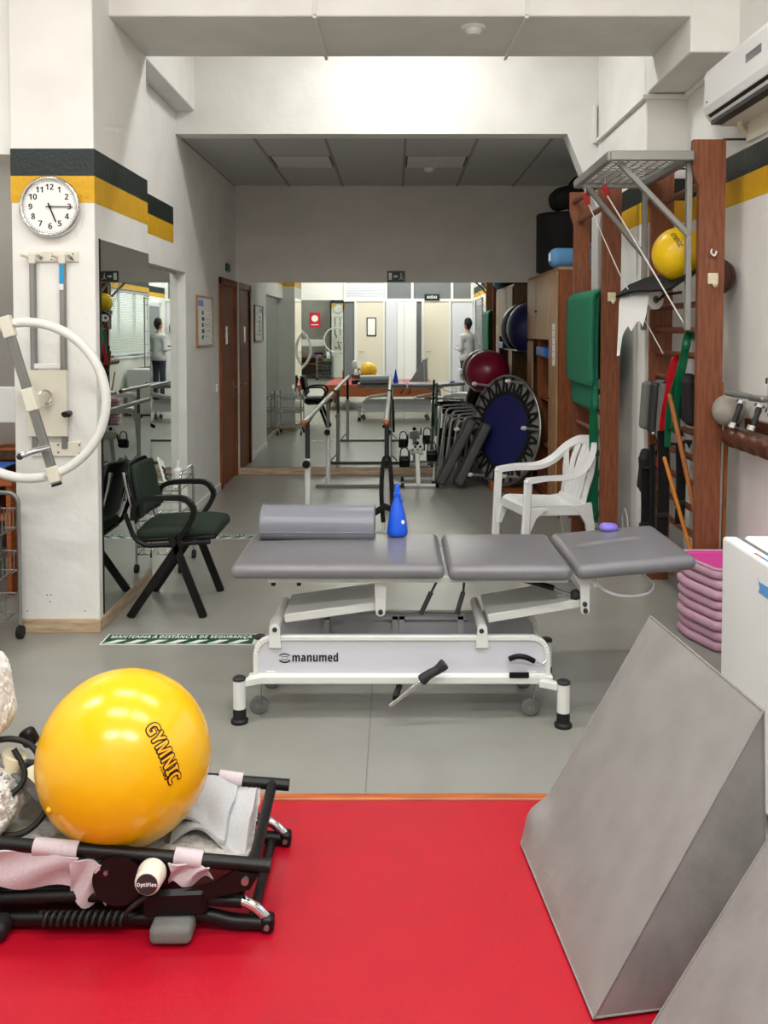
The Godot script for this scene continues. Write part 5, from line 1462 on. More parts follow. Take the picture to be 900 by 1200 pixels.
	# five folded chrome chairs standing in a row
	for i in 5:
		var x := 0.44 + i * 0.062
		var lab: String = ["folded chrome chair at the front left of the stacked row", "second folded chrome chair in the stacked row", "middle folded chrome chair in the stacked row", "fourth folded chrome chair in the stacked row", "folded chrome chair at the right end of the stacked row"][i]
		var t := thing("folding_chair", lab, "chair", v(x, 0, 9.85), "folded chrome chairs by the mirror")
		var h := 0.80 - i * 0.03
		for s in [0.0, 0.05]:
			part(t, "frame_tube", tube(ns(), smooth_path([v(x - 0.03 + s * 0.5, 0.015, 9.72 - s), v(x + 0.03 + s, h - s * 2.0, 9.72 - s), v(x + 0.33 + s, h - s * 2.0, 9.92 - s), v(x + 0.30 + s * 0.5, 0.015, 9.92 - s)], 0.06), 0.0115, 8), mats.rail_grey)
		part(t, "backrest", bar(ns(), v(x + 0.05, h - 0.06, 9.73), v(x + 0.33, h - 0.06, 9.91), 0.01, 0.05, 0.003), mats.black)
		part(t, "seat", bar(ns(), v(x + 0.03, 0.36, 9.715), v(x + 0.31, 0.36, 9.905), 0.02, 0.2, 0.006), mats.black)

	# crutch, pedal exerciser
	var cr := thing("crutch", "green and white crutch standing upright beside the folded chairs", "crutch", v(0.40, 0, 9.6))
	part(cr, "lower_tube", tube(ns(), [v(0.395, 0.02, 9.62), v(0.425, 0.50, 9.75)], 0.011, 8), mats.white_metal)
	part(cr, "upper_tube", tube(ns(), [v(0.425, 0.48, 9.745), v(0.44, 1.02, 9.9)], 0.013, 8), mat("crutch_green", Color(0.10, 0.27, 0.22), 0.4))
	part(cr, "grip", tube(ns(), [v(0.41, 0.80, 9.80), v(0.47, 0.81, 9.80)], 0.014, 8), mats.black)
	part(cr, "tip", tube(ns(), [v(0.394, 0.0, 9.615), v(0.396, 0.03, 9.623)], 0.017, 8), mats.black_rubber)
	var pe := thing("pedal_exerciser", "white pedal exerciser with black pedals on the floor before the mirror", "pedal exerciser", v(0.2, 0, 9.5))
	for d in [9.40, 9.80]:
		part(pe, "foot_bar", tube(ns(), [v(0.08, 0.022, d), v(0.42, 0.022, d)], 0.017, 10), mats.white_metal)
		for x in [0.07, 0.42]: part(pe, "end_cap", tube(ns(), [v(x - 0.012, 0.022, d), v(x + 0.022, 0.022, d)], 0.024, 10), mats.black)
	part(pe, "spine", bar(ns(), v(0.235, 0.03, 9.38), v(0.235, 0.03, 9.82), 0.035, 0.03, 0.004), mats.white_metal)
	part(pe, "column", bar(ns(), v(0.235, 0.03, 9.42), v(0.225, 0.34, 9.55), 0.045, 0.03, 0.006), mats.white_metal)
	part(pe, "crank_housing", tube(ns(), [v(0.165, 0.36, 9.56), v(0.285, 0.36, 9.56)], 0.05, 14), mats.white_metal)
	part(pe, "crank_arm", bar(ns(), v(0.15, 0.36, 9.56), v(0.15, 0.25, 9.50), 0.014, 0.022), mats.black)
	part(pe, "crank_arm", bar(ns(), v(0.30, 0.36, 9.56), v(0.30, 0.44, 9.62), 0.014, 0.022), mats.black)
	for k in [[0.095, 0.25, 9.5], [0.375, 0.30, 9.56]]:
		var pd := part(pe, "pedal", rbox(ns(), Vector3(0.11, 0.10, 0.10), 0.02, 3, 2, Transform3D(Basis(Vector3.RIGHT, 0.3), v(k[0], k[1], k[2]))), mats.black)
		part(pd, "strap", tube(ns(), spline([v(k[0] - 0.045, k[1] + 0.04, k[2]), v(k[0] - 0.03, k[1] + 0.13, k[2]), v(k[0] + 0.03, k[1] + 0.13, k[2]), v(k[0] + 0.045, k[1] + 0.04, k[2])], 4), 0.007, 6), mats.black)
	part(pe, "tension_knob", ball(ns(), v(0.225, 0.43, 9.56), 0.022, 10), mats.black)
	for k in 5: part(pe, "bolt", ball(ns(), v(0.18 + 0.025 * k, 0.37 + 0.03 * (k % 2), 9.505), 0.014, 8), mats.black if k % 2 else mats.steel)

	# parallel bars
	var pb := thing("parallel_bars", "adjustable parallel walking bars with grey rails and wooden end caps", "parallel bars", v(-0.37, 0, 8.5))
	for x in [-0.675, -0.064]:
		part(pb, "hand_rail", tube(ns(), [v(x, 0.905, 6.93), v(x, 0.905, 10.12)], 0.021, 14), mats.rail_grey)
		for d in [6.91, 10.13]: part(pb, "end_cap", ball(ns(), v(x, 0.905, d), 0.0235, 14), mats.orange_wood)
		for d in [7.2, 9.42]:
			part(pb, "outer_post", tube(ns(), [v(x, 0.02, d), v(x, 0.60, d)], 0.0235, 14), mats.white_metal)
			part(pb, "inner_post", tube(ns(), [v(x, 0.58, d), v(x, 0.895, d)], 0.0185, 14), mats.brushed if d > 8 else mats.dark_grey)
			var kb := part(pb, "clamp_knob", tube(ns(), [v(x - 0.005, 0.56, d - 0.025), v(x - 0.005, 0.56, d - 0.06)], 0.03, 14), mats.black)
			part(kb, "screw", tube(ns(), [v(x, 0.56, d - 0.02), v(x, 0.56, d - 0.03)], 0.01, 8), mats.steel)
			var sx := signf(x + 0.37)
			part(pb, "brace", tube(ns(), [v(x + sx * 0.09, 0.03, d), v(x, 0.13, d)], 0.009, 8), mats.white_metal)
	for d in [7.2, 9.42]:
		part(pb, "floor_bar", ext(ns(), -0.80, 0.06, 0.0, 0.03, d - 0.03, d + 0.03, 0.004), mats.brushed)
	# strap hanging on the near right post
	var st := thing("black_strap", "black strap with a bow hanging from the near right post of the parallel bars", "strap", v(-0.06, 0.1, 7.1))
	part(st, "loop", ribbon(ns(), spline([v(-0.02, 0.12, 7.12), v(-0.024, 0.35, 7.12), v(-0.04, 0.58, 7.12), v(-0.064, 0.62, 7.12), v(-0.09, 0.58, 7.12), v(-0.105, 0.35, 7.12), v(-0.09, 0.12, 7.12)], 5), Vector3(1, 0, 0.1), 0.032, 0.012), mats.black_matt)
	part(st, "bow", rbox(ns(), Vector3(0.13, 0.05, 0.04), 0.018, 3, 3, Transform3D(Basis(Vector3.BACK, 0.5), v(-0.12, 0.22, 7.10))), mats.black_matt)
	part(st, "bow", rbox(ns(), Vector3(0.10, 0.045, 0.04), 0.018, 3, 3, Transform3D(Basis(Vector3.BACK, -0.4), v(-0.05, 0.235, 7.10))), mats.black_matt)

	build_plastic_chair()

func ring_path(c: Vector3, r: float, axis: Vector3, n := 28) -> Array:
	var s := axis.cross(Vector3.RIGHT if absf(axis.x) < 0.9 else Vector3.UP).normalized()
	var u := axis.cross(s)
	var p := []
	for i in n: p.append(c + (s * cos(TAU * i / n) + u * sin(TAU * i / n)) * r)
	return p

# white stacking garden chair, local frame: faces -x, origin on the floor under the seat
func build_plastic_chair() -> void:
	var ch := thing("plastic_chair", "white plastic stacking armchair facing left behind the treatment table", "chair", v(1.045, 0, 6.47))
	ch.rotation.y = 0.26
	var m: Material = mats.white_plastic
	var P := func(called: String, st) -> MeshInstance3D: return part(ch, called, st, m, "", false)
	# seat: shallow dished pan
	var seat := func(u: float, w: float) -> Vector3:
		var x := lerpf(-0.235, 0.20, u)
		var z := lerpf(-1, 1, w) * lerpf(0.235, 0.20, u)
		var y := 0.415 - 0.025 * u - 0.012 * cos(w * PI - PI / 2) + 0.012 * pow(absf(w * 2 - 1), 4) - 0.03 * pow(maxf(0.0, 0.12 - u) / 0.12, 2)
		return Vector3(x, y, z)
	P.call("seat", sheet(ns(), seat, 16, 16, 0.006))
	for s in [-1.0, 1.0]: P.call("seat_apron", bar(ns(), Vector3(-0.22, 0.385, s * 0.228), Vector3(0.2, 0.365, s * 0.2), 0.008, 0.06, 0.002))
	P.call("seat_apron", bar(ns(), Vector3(-0.235, 0.375, -0.22), Vector3(-0.235, 0.375, 0.22), 0.008, 0.06, 0.002))
	# legs: angled, widened at the top
	for s in [-1.0, 1.0]:
		var f := ns()
		grp += 1
		for k in [[Vector3(-0.245, 0.60, s * 0.27), Vector3(-0.275, 0.0, s * 0.262), 0.035, 0.05], ]:
			bar(f, k[0], k[1], 0.03, 0.055, 0.008, Vector3(1, 0, 0))
		P.call("front_leg", f)
		P.call("rear_leg", prism(ns(), [Vector2(0.10, 0.40), Vector2(0.24, 0.42), Vector2(0.30, 0.0), Vector2(0.25, 0.0), Vector2(0.20, 0.28), Vector2(0.16, 0.34)], s * 0.205 - 0.012, s * 0.205 + 0.012))
		P.call("leg_gusset", prism(ns(), [Vector2(-0.225, 0.40), Vector2(-0.10, 0.40), Vector2(-0.18, 0.34), Vector2(-0.235, 0.22), Vector2(-0.26, 0.22)], s * 0.245 - 0.01, s * 0.245 + 0.01))
		# arm: flat band that curves up into the back's rim
		var ap := spline([Vector3(-0.255, 0.595, s * 0.27), Vector3(-0.12, 0.608, s * 0.275), Vector3(0.06, 0.612, s * 0.275), Vector3(0.17, 0.66, s * 0.255), Vector3(0.25, 0.75, s * 0.20), Vector3(0.30, 0.81, s * 0.10), Vector3(0.312, 0.825, 0.0)], 6)
		var wd := []
		var wi := []
		for i in ap.size():
			var t := i / float(ap.size() - 1)
			wd.append(Vector3(0, lerpf(0.0, 0.8, t), s * lerpf(1.0, 0.25, t)).normalized())
			wi.append(lerpf(0.055, 0.06, t))
		P.call("arm", ribbon(ns(), ap, wd, wi, 0.036))
		P.call("arm_corner", ball(ns(), Vector3(-0.25, 0.592, s * 0.27), 0.027, 14, Vector3(1, 0.6, 1)))
	# back: centre panel of slats between the seat and the rim
	for i in 5:
		var z := (i - 2) * 0.062
		var topy: float = [0.752, 0.806, 0.82, 0.806, 0.752][i]
		var topx: float = [0.25, 0.296, 0.308, 0.296, 0.25][i]
		var pts := spline([Vector3(0.185, 0.385, z * 0.8), Vector3(0.215, 0.52, z * 0.95), Vector3(0.248 - 0.02 * absf(i - 2) * 0.5, 0.66, z * 1.25), Vector3(topx - 0.012, topy - 0.04, z * 1.5), Vector3(topx, topy, z * 1.6)], 5)
		var wl := []
		for q in pts.size(): wl.append(lerpf(0.044, 0.082, q / float(pts.size() - 1)))
		P.call("back_slat", ribbon(ns(), pts, Vector3(0, 0, 1), wl, 0.009))
	P.call("back_band", bar(ns(), Vector3(0.238, 0.605, -0.19), Vector3(0.238, 0.605, 0.19), 0.012, 0.03, 0.003))
	P.call("back_base", bar(ns(), Vector3(0.187, 0.40, -0.18), Vector3(0.187, 0.40, 0.18), 0.012, 0.07, 0.003))
	for s in [-1.0, 1.0]:
		P.call("back_side", ribbon(ns(), spline([Vector3(0.19, 0.38, s * 0.17), Vector3(0.22, 0.52, s * 0.185), Vector3(0.235, 0.62, s * 0.215), Vector3(0.255, 0.735, s * 0.205)], 5), Vector3(0.3, 0, s), 0.045, 0.01))

# ---------------------------------------------------------------- left side: clock, shoulder wheel, green chair, trolleys, floor strips
func build_left_side() -> void:
	# wall clock
	var cc := v(-1.775, 2.226, 4.86)
	var ck := thing("wall_clock", "round white wall clock with a chrome rim over the yellow stripe", "clock", v(-1.775, 2.07, 4.87))
	var cx := Transform3D(Basis(Vector3.RIGHT, PI / 2), cc)
	part(ck, "case", lathe(ns(), [Vector2(0, -0.024), Vector2(0.135, -0.024), Vector2(0.14, 0.0), Vector2(0.0, 0.004)], cx, 48, true), mats.white_plastic)
	part(ck, "rim", lathe(ns(), [Vector2(0.134, 0.004), Vector2(0.138, 0.018), Vector2(0.146, 0.022), Vector2(0.155, 0.014), Vector2(0.157, -0.005), Vector2(0.15, -0.022), Vector2(0.134, -0.022)], cx, 56), mats.chrome)
	part(ck, "dial", lathe(ns(), [Vector2(0, 0.0042), Vector2(0.136, 0.0042), Vector2(0.136, 0.006), Vector2(0, 0.006)], cx, 48, true), mats.sign_white)
	for h in 12:
		var a := TAU * (h + 1) / 12.0
		var o := cc + Vector3(sin(a) * 0.1, cos(a) * 0.1, 0.0065)
		part(ck, "numeral", letters(str(h + 1), 0.029, 0.0006, flat_place(o, Vector3.RIGHT, Vector3.UP), 600), mats.black)
	var tk := ns()
	for k in 60:
		var a := TAU * k / 60.0
		var l := 0.006 if k % 5 else 0.010
		bar(tk, cc + Vector3(sin(a), cos(a), 0) * (0.132 - l) + Vector3(0, 0, 0.0068), cc + Vector3(sin(a), cos(a), 0) * 0.132 + Vector3(0, 0, 0.0068), 0.0015, 0.0008, 0.0, Vector3.BACK)
	part(ck, "minute_marks", tk, mats.dark_grey)
	for hd in [[158.0, 0.085, 0.007, 0.011], [90.5, 0.118, 0.005, 0.013]]:
		var a := deg_to_rad(hd[0])
		var dir := Vector3(sin(a), cos(a), 0)
		part(ck, "hand", bar(ns(), cc - dir * 0.02 + Vector3(0, 0, hd[3]), cc + dir * hd[1] + Vector3(0, 0, hd[3]), hd[2], 0.0012, 0.0, Vector3.BACK), mats.black)
	part(ck, "centre_pin", cyl(ns(), cc + Vector3(0, 0, 0.006), cc + Vector3(0, 0, 0.017), 0.006, 12), mats.black)

	# shoulder wheel on its sliding rail
	var sw := thing("shoulder_wheel", "cream metal shoulder exercise wheel mounted on the left pillar", "exercise wheel", v(-1.78, 0.9, 4.88))
	part(sw, "top_plate", ext(ns(), -1.895, -1.64, 1.945, 2.0, 4.872, 4.884, 0.002), mats.cream_metal)
	for x in [-1.875, -1.72]:
		part(sw, "rail", ext(ns(), x - 0.015, x + 0.015, 1.375, 1.955, 4.862, 4.884, 0.002), mats.brushed)
		part(sw, "rail_groove", ext(ns(), x - 0.007, x + 0.007, 1.39, 1.94, 4.8605, 4.865), mats.steel)
		part(sw, "rail_head", ext(ns(), x - 0.02, x + 0.02, 1.935, 1.985, 4.855, 4.873, 0.003), mats.cream_metal)
		part(sw, "peg", tube(ns(), [v(x - 0.02, 1.968, 4.862), v(x - 0.035, 1.975, 4.80)], 0.008, 10), mats.cream_metal)
		part(sw, "stop_peg", tube(ns(), [v(x + 0.045, 1.965, 4.873), v(x + 0.05, 1.97, 4.82)], 0.009, 10), mats.brushed)
		part(sw, "rail", ext(ns(), x - 0.015, x + 0.015, 0.975, 1.05, 4.862, 4.884, 0.002), mats.brushed)
	part(sw, "sticker", ext(ns(), -1.733, -1.714, 1.83, 1.93, 4.8595, 4.8625), mats.sky_blue)
	part(sw, "sticker", ext(ns(), -1.735, -1.713, 1.80, 1.83, 4.8595, 4.8625), mats.white)
	for k in [[-1.777, 1.985], [-1.665, 1.985], [-1.777, 1.957], [-1.665, 1.955], [-1.77, 1.375], [-1.77, 1.045], [-1.905, 1.045]]:
		part(sw, "screw", cyl(ns(), v(k[0], k[1], 4.873), v(k[0], k[1], 4.868), 0.004, 8), mats.dark_grey)
	part(sw, "slide_bar", bar(ns(), v(-1.865, 1.405, 4.85), v(-1.73, 1.405, 4.85), 0.018, 0.028, 0.004), mats.white_metal)
	part(sw, "carriage", ext(ns(), -1.905, -1.70, 1.04, 1.385, 4.845, 4.866, 0.003), mats.cream_metal)
	part(sw, "lower_plate", ext(ns(), -1.90, -1.64, 0.935, 1.01, 4.87, 4.884, 0.002), mats.cream_metal)
	for k in [[-1.755, 0.995], [-1.645, 0.995], [-1.755, 0.955], [-1.645, 0.95]]: part(sw, "screw", cyl(ns(), v(k[0], k[1], 4.871), v(k[0], k[1], 4.866), 0.0045, 8), mats.dark_grey)
	part(sw, "bearing", ext(ns(), -1.825, -1.775, 1.205, 1.275, 4.66, 4.848, 0.004), mats.cream_metal)
	part(sw, "bearing_ring", tube(ns(), ring_path(v(-1.775, 1.252, 4.75), 0.035, Vector3(0.8, 0, 0.6).normalized()), 0.006, 8, true), mats.chrome)
	part(sw, "lock_knob", tube(ns(), [v(-1.69, 1.16, 4.86), v(-1.69, 1.16, 4.79)], 0.016, 12), mats.black)
	part(sw, "lock_knob", bar(ns(), v(-1.705, 1.165, 4.785), v(-1.66, 1.155, 4.785), 0.02, 0.02, 0.005), mats.black)
	# the hoop and its spoke
	var hc := v(-1.812, 1.245, 4.62)
	part(sw, "hoop", tube(ns(), ring_path(hc, 0.386, Vector3.BACK, 64), 0.0235, 14, true), mats.white_metal)
	var a := v(-1.915, 1.672, 4.60)
	var b := v(-1.668, 0.832, 4.60)
	var f := (b - a).normalized()
	part(sw, "spoke", bar(ns(), a, b, 0.042, 0.03, 0.003, Vector3.BACK), mats.brushed)
	for k in [[0.015, 0.135], [0.435, 0.565], [0.895, 0.985]]:
		part(sw, "sleeve", bar(ns(), a.lerp(b, k[0]), a.lerp(b, k[1]), 0.056, 0.045, 0.004, Vector3.BACK), mats.cream_metal)
	part(sw, "end_stop", bar(ns(), b - f * 0.006, b + f * 0.006, 0.042, 0.032, 0.0, Vector3.BACK), mats.black)
	part(sw, "grip", tube(ns(), [a.lerp(b, 0.79) + Vector3(0.02, 0.01, 0.02), a.lerp(b, 0.79) + Vector3(-0.04, -0.005, 0.09), a.lerp(b, 0.79) + Vector3(-0.075, -0.02, 0.12)], 0.017, 12), mats.chrome)
	part(sw, "grip_cap", ball(ns(), a.lerp(b, 0.79) + Vector3(-0.077, -0.021, 0.122), 0.0175, 12), mats.dark_grey)
	part(sw, "bolt", tube(ns(), [a.lerp(b, 0.06) + Vector3(0.02, 0, 0), a.lerp(b, 0.06) + Vector3(0.05, 0, 0)], 0.009, 10), mats.cream_metal)
	part(sw, "bolt", tube(ns(), [a.lerp(b, 0.95) + Vector3(-0.02, 0, 0), a.lerp(b, 0.95) + Vector3(-0.05, 0, 0)], 0.008, 10), mats.cream_metal)

	build_green_chair()
	trolley_behind()
	trolley_left()

	# floor safety strips
	safety_strip(Transform3D(Basis(), v(-1.108, 0.0, 4.775)), "green and white safety strip with lettering stuck to the floor by the pillar")
	safety_strip(Transform3D(Basis(), v(-1.05, 0.0, 7.17)), "second green and white safety strip on the floor behind the green chair")

	# bay behind the pillar: desk with shelves, screen
	var dk := thing("wood_desk", "orange wooden desk in the bay left of the pillar", "desk", v(-2.7, 0, 5.9))
	part(dk, "worktop", ext(ns(), -3.3, -2.28, 0.66, 0.70, 5.55, 6.45, 0.004), mats.orange_wood)
	part(dk, "side_board", ext(ns(), -2.33, -2.30, 0.0, 0.66, 5.58, 6.43, 0.003), mats.orange_wood)
	part(dk, "shelf", ext(ns(), -3.3, -2.33, 0.45, 0.475, 5.58, 6.43), mats.orange_wood)
	part(dk, "back_board", ext(ns(), -3.3, -2.33, 0.1, 0.66, 6.40, 6.43), mats.dark_wood)
	var bf := thing("blue_folder", "blue folder lying on the wooden desk in the left bay", "folder", v(-2.47, 0.70, 5.8))
	part(bf, "cover", ext(ns(), -2.62, -2.36, 0.702, 0.76, 5.65, 5.9, 0.006), mats.basket_blue)
	part(bf, "spine", ext(ns(), -2.36, -2.35, 0.702, 0.765, 5.65, 5.9, 0.004), mats.black)
	var bx := thing("brown_basket", "brown rounded basket on the wooden desk behind the blue folder", "basket", v(-2.5, 0.70, 6.2))
	part(bx, "bowl", lathe(ns(), [Vector2(0, 0), Vector2(0.10, 0), Vector2(0.15, 0.06), Vector2(0.14, 0.12), Vector2(0, 0.12)], Transform3D(Basis(), v(-2.49, 0.70, 6.15)), 20, true), mats.dark_wood)
	part(bx, "rim", tube(ns(), ring_path(v(-2.49, 0.82, 6.15), 0.14, Vector3.UP), 0.012, 8, true), mats.orange_wood)
	var sc := thing("white_screen", "white panel with a black edge hanging left of the pillar", "panel", v(-2.42, 1.0, 5.6))
	part(sc, "panel", ext(ns(), -3.0, -2.27, 1.035, 1.25, 5.62, 5.66, 0.004), mats.white_plastic)
	part(sc, "edge", ext(ns(), -2.272, -2.258, 1.03, 1.255, 5.618, 5.665, 0.002), mats.black)
	part(sc, "arm", tube(ns(), [v(-2.6, 1.15, 5.66), v(-2.6, 1.15, 6.5)], 0.02, 10), mats.dark_grey)

func build_green_chair() -> void:
	var ch := thing("visitor_chair", "black framed chair with dark green seat and back beside the pillar mirror", "chair", v(-1.26, 0, 5.4))
	var m: Material = mats.black
	for d in [5.14, 5.66]:
		var s := -1.0 if d < 5.4 else 1.0
		part(ch, "leg", bar(ns(), v(-1.235, 0.455, d), v(-1.06, 0.0, d), 0.028, 0.045, 0.006), m)
		part(ch, "leg", bar(ns(), v(-1.175, 0.43, d), v(-1.47, 0.0, d), 0.028, 0.045, 0.006), m)
		part(ch, "seat_rail", tube(ns(), smooth_path([v(-1.02, 0.425, d), v(-1.38, 0.40, d), v(-1.44, 0.44, d), v(-1.49, 0.58, d)], 0.06), 0.013, 10), m)
		# closed arm loop
		var pts := spline([v(-1.44, 0.55, d + s * 0.015), v(-1.425, 0.63, d + s * 0.02), v(-1.36, 0.665, d + s * 0.02), v(-1.22, 0.672, d + s * 0.02), v(-1.145, 0.66, d + s * 0.02), v(-1.105, 0.60, d + s * 0.02), v(-1.13, 0.53, d + s * 0.015), v(-1.19, 0.445, d)], 6)
		var wd := []
		for i in pts.size(): wd.append(0.042)
		part(ch, "armrest", ribbon(ns(), pts, Vector3(0, 0, 1), wd, 0.028), m)
	part(ch, "cross_tube", tube(ns(), [v(-1.2, 0.43, 5.14), v(-1.2, 0.43, 5.66)], 0.014, 10), m)
	part(ch, "cross_tube", tube(ns(), [v(-1.06, 0.42, 5.14), v(-1.06, 0.42, 5.66)], 0.012, 10), m)
	var sx := Transform3D(Basis(Vector3.BACK, 0.05), v(-1.215, 0.465, 5.4))
	var warp := func(p: Vector3) -> Vector3:
		# rounder front corners and a waterfall front edge
		var u := p.x / 0.22
		p.z *= 1.0 - 0.10 * maxf(0.0, u) * u
		p.y -= 0.02 * maxf(0.0, u) ** 3
		p.y += 0.012 * (1.0 - (p.z / 0.235) ** 2)
		return p
	part(ch, "seat", rbox(ns(), Vector3(0.45, 0.06, 0.47), 0.026, 4, 8, sx, warp), mats.chair_green)
	part(ch, "seat_shell", rbox(ns(), Vector3(0.44, 0.025, 0.46), 0.012, 3, 4, Transform3D(Basis(Vector3.BACK, 0.05), v(-1.215, 0.432, 5.4))), m)
	var bxf := Transform3D(Basis(Vector3.BACK, 0.2), v(-1.462, 0.685, 5.4))
	var bw := func(p: Vector3) -> Vector3:
		var k := p.z / 0.21
		var u := p.y / 0.15
		p.z *= 1.0 - 0.16 * absf(u) * u * u * u
		p.x += 0.028 * k * k - 0.0
		return p
	part(ch, "backrest", rbox(ns(), Vector3(0.04, 0.29, 0.41), 0.018, 4, 10, bxf, bw), mats.chair_green)
	part(ch, "back_shell", rbox(ns(), Vector3(0.02, 0.33, 0.44), 0.009, 3, 10, bxf.translated_local(Vector3(-0.028, 0, 0)), bw), m)
	for d in [5.2, 5.6]:
		part(ch, "back_tube", tube(ns(), smooth_path([v(-1.34, 0.42, d), v(-1.42, 0.44, d), v(-1.49, 0.68, d), v(-1.515, 0.80, d)], 0.05), 0.011, 10), mats.chrome)

func wire_tray(t: Node3D, x0: float, x1: float, y: float, d0: float, d1: float, h: float, m: Material, step := 0.05) -> void:
	var st := ns()
	for yy in [y, y + h]:
		tube(st, [v(x0, yy, d0), v(x1, yy, d0), v(x1, yy, d1), v(x0, yy, d1)], 0.004, 6, true)
	var x := x0
	while x <= x1 + 0.001:
		tube(st, [v(x, y + h, d0), v(x, y, d0), v(x, y, d1), v(x, y + h, d1)], 0.0022, 5)
		x += step
	var d := d0
	while d <= d1 + 0.001:
		tube(st, [v(x0, y + h, d), v(x0, y, d), v(x1, y, d), v(x1, y + h, d)], 0.0022, 5)
		d += step
	part(t, "wire_tray", st, m)

func trolley_behind() -> void:
	var t := thing("wire_trolley", "small chrome wire trolley on castors behind the green chair", "trolley", v(-1.58, 0, 6.3))
	for x in [-1.76, -1.405]:
		for d in [6.09, 6.50]:
			part(t, "post", tube(ns(), [v(x, 0.06, d), v(x, 0.60, d)], 0.009, 10), mats.chrome)
			var w := part(t, "castor", tube(ns(), [v(x - 0.012, 0.028, d), v(x + 0.012, 0.028, d)], 0.028, 14), mats.black_rubber)
			part(w, "fork", bar(ns(), v(x, 0.028, d - 0.014), v(x, 0.065, d - 0.01), 0.02, 0.004), mats.dark_grey)
	for x in [-1.76, -1.405]:
		part(t, "handle", tube(ns(), smooth_path([v(x, 0.58, 6.09), v(x, 0.66, 6.12), v(x, 0.66, 6.47), v(x, 0.58, 6.50)], 0.05), 0.009, 10), mats.chrome)
	for y in [0.12, 0.34, 0.54]: wire_tray(t, -1.755, -1.41, y, 6.095, 6.495, 0.05, mats.chrome)
	var p := thing("printed_booklet", "white printed booklet propped up on the wire trolley", "booklet", v(-1.52, 0.55, 6.2))
	part(p, "cover", bar(ns(), v(-1.50, 0.56, 6.16), v(-1.565, 0.73, 6.22), 0.15, 0.012, 0.001, Vector3.RIGHT), mats.paper)
	for i in 3:
		part(p, "printed_block", bar(ns(), v(-1.497 - 0.011 * i - 0.012, 0.60 + 0.03 * i, 6.162 + 0.01 * i), v(-1.505 - 0.011 * i - 0.012, 0.62 + 0.03 * i, 6.169 + 0.01 * i), 0.09, 0.016, 0.0, Vector3.RIGHT), mats.dark_grey)
	var b := thing("white_bottle", "small white bottle standing on the wire trolley", "bottle", v(-1.48, 0.55, 6.36))
	part(b, "body", lathe(ns(), [Vector2(0, 0), Vector2(0.03, 0), Vector2(0.03, 0.09), Vector2(0.014, 0.11), Vector2(0.014, 0.13), Vector2(0, 0.13)], Transform3D(Basis(), v(-1.48, 0.545, 6.36)), 16, true), mats.white_plastic)
	part(b, "cap", cyl(ns(), v(-1.48, 0.67, 6.36), v(-1.48, 0.70, 6.36), 0.016, 12), mats.white)

func trolley_left() -> void:
	var t := thing("basket_trolley", "grey wire basket trolley on castors at the left edge beside the pillar", "trolley", v(-2.2, 0, 4.6))
	for x in [-2.42, -1.935]:
		for d in [4.42, 4.79]:
			part(t, "post", tube(ns(), smooth_path([v(x, 0.07, d), v(x, 0.72, d), v(x - 0.03 * signf(x + 2.2), 0.755, d), v(x - 0.12 * signf(x + 2.2), 0.76, d)], 0.04), 0.011, 10), mats.galvanised)
			var w := part(t, "castor", tube(ns(), [v(x - 0.014, 0.033, d), v(x + 0.014, 0.033, d)], 0.033, 14), mats.black_rubber)
			part(w, "fork", bar(ns(), v(x, 0.04, d - 0.016), v(x, 0.075, d - 0.01), 0.024, 0.005), mats.dark_grey)
	for y in [0.14, 0.36, 0.58]: wire_tray(t, -2.41, -1.945, y, 4.43, 4.78, 0.10, mats.galvanised, 0.045)
	var bn := thing("grey_bin", "dark grey tub standing in the wire basket trolley", "tub", v(-2.15, 0.15, 4.62))
	part(bn, "tub", lathe(ns(), [Vector2(0, 0), Vector2(0.14, 0), Vector2(0.165, 0.44), Vector2(0.155, 0.445), Vector2(0.135, 0.03), Vector2(0, 0.03)], Transform3D(Basis(), v(-2.12, 0.15, 4.61)), 24, true), mats.dark_grey)
	part(bn, "rim", tube(ns(), ring_path(v(-2.12, 0.595, 4.61), 0.162, Vector3.UP), 0.009, 8, true), mats.black)
	var gc := thing("green_cloth", "yellow-green cloth bundled on top of the grey tub", "cloth", v(-2.1, 0.59, 4.6))
	part(gc, "bundle", rbox(ns(), Vector3(0.24, 0.05, 0.2), 0.024, 4, 6, Transform3D(Basis(), v(-2.11, 0.615, 4.6)), func(p: Vector3) -> Vector3: return p + Vector3(0, 0.012 * sin(p.x * 40.0) + 0.01 * cos(p.z * 37.0), 0)), mat("cloth_green", Color(0.50, 0.58, 0.25), 0.9))
	var dc := thing("dark_cable_bundle", "black cable bundle lying in the top basket of the left trolley", "cable", v(-2.0, 0.68, 4.6))
	for i in 3: part(dc, "coil", tube(ns(), ring_path(v(-2.03 - 0.02 * i, 0.70 + 0.022 * i, 4.62), 0.065, Vector3(0.1 * i, 1, 0.15).normalized(), 20), 0.01, 6, true), mats.black_rubber)
	var sp := thing("round_metal_plate", "round grey metal plate leaning behind the left trolley", "plate", v(-2.1, 0.3, 4.95))
	part(sp, "disc", tube(ns(), [v(-2.16, 0.83, 4.70), v(-2.13, 0.835, 4.705)], 0.15, 28), mats.galvanised)
	part(sp, "edge", tube(ns(), ring_path(v(-2.145, 0.8325, 4.7025), 0.15, Vector3(1, 0.15, -0.15).normalized()), 0.014, 8, true), mats.galvanised)
	var wp := thing("white_card_box", "white card box standing in the top basket of the left trolley", "box", v(-2.05, 0.68, 4.5))
	part(wp, "card", box(ns(), Vector3.ZERO, Vector3(0.10, 0.2, 0.06), 0.004, Transform3D(Basis(Vector3.BACK, 0.15), v(-2.055, 0.785, 4.47))), mats.paper)

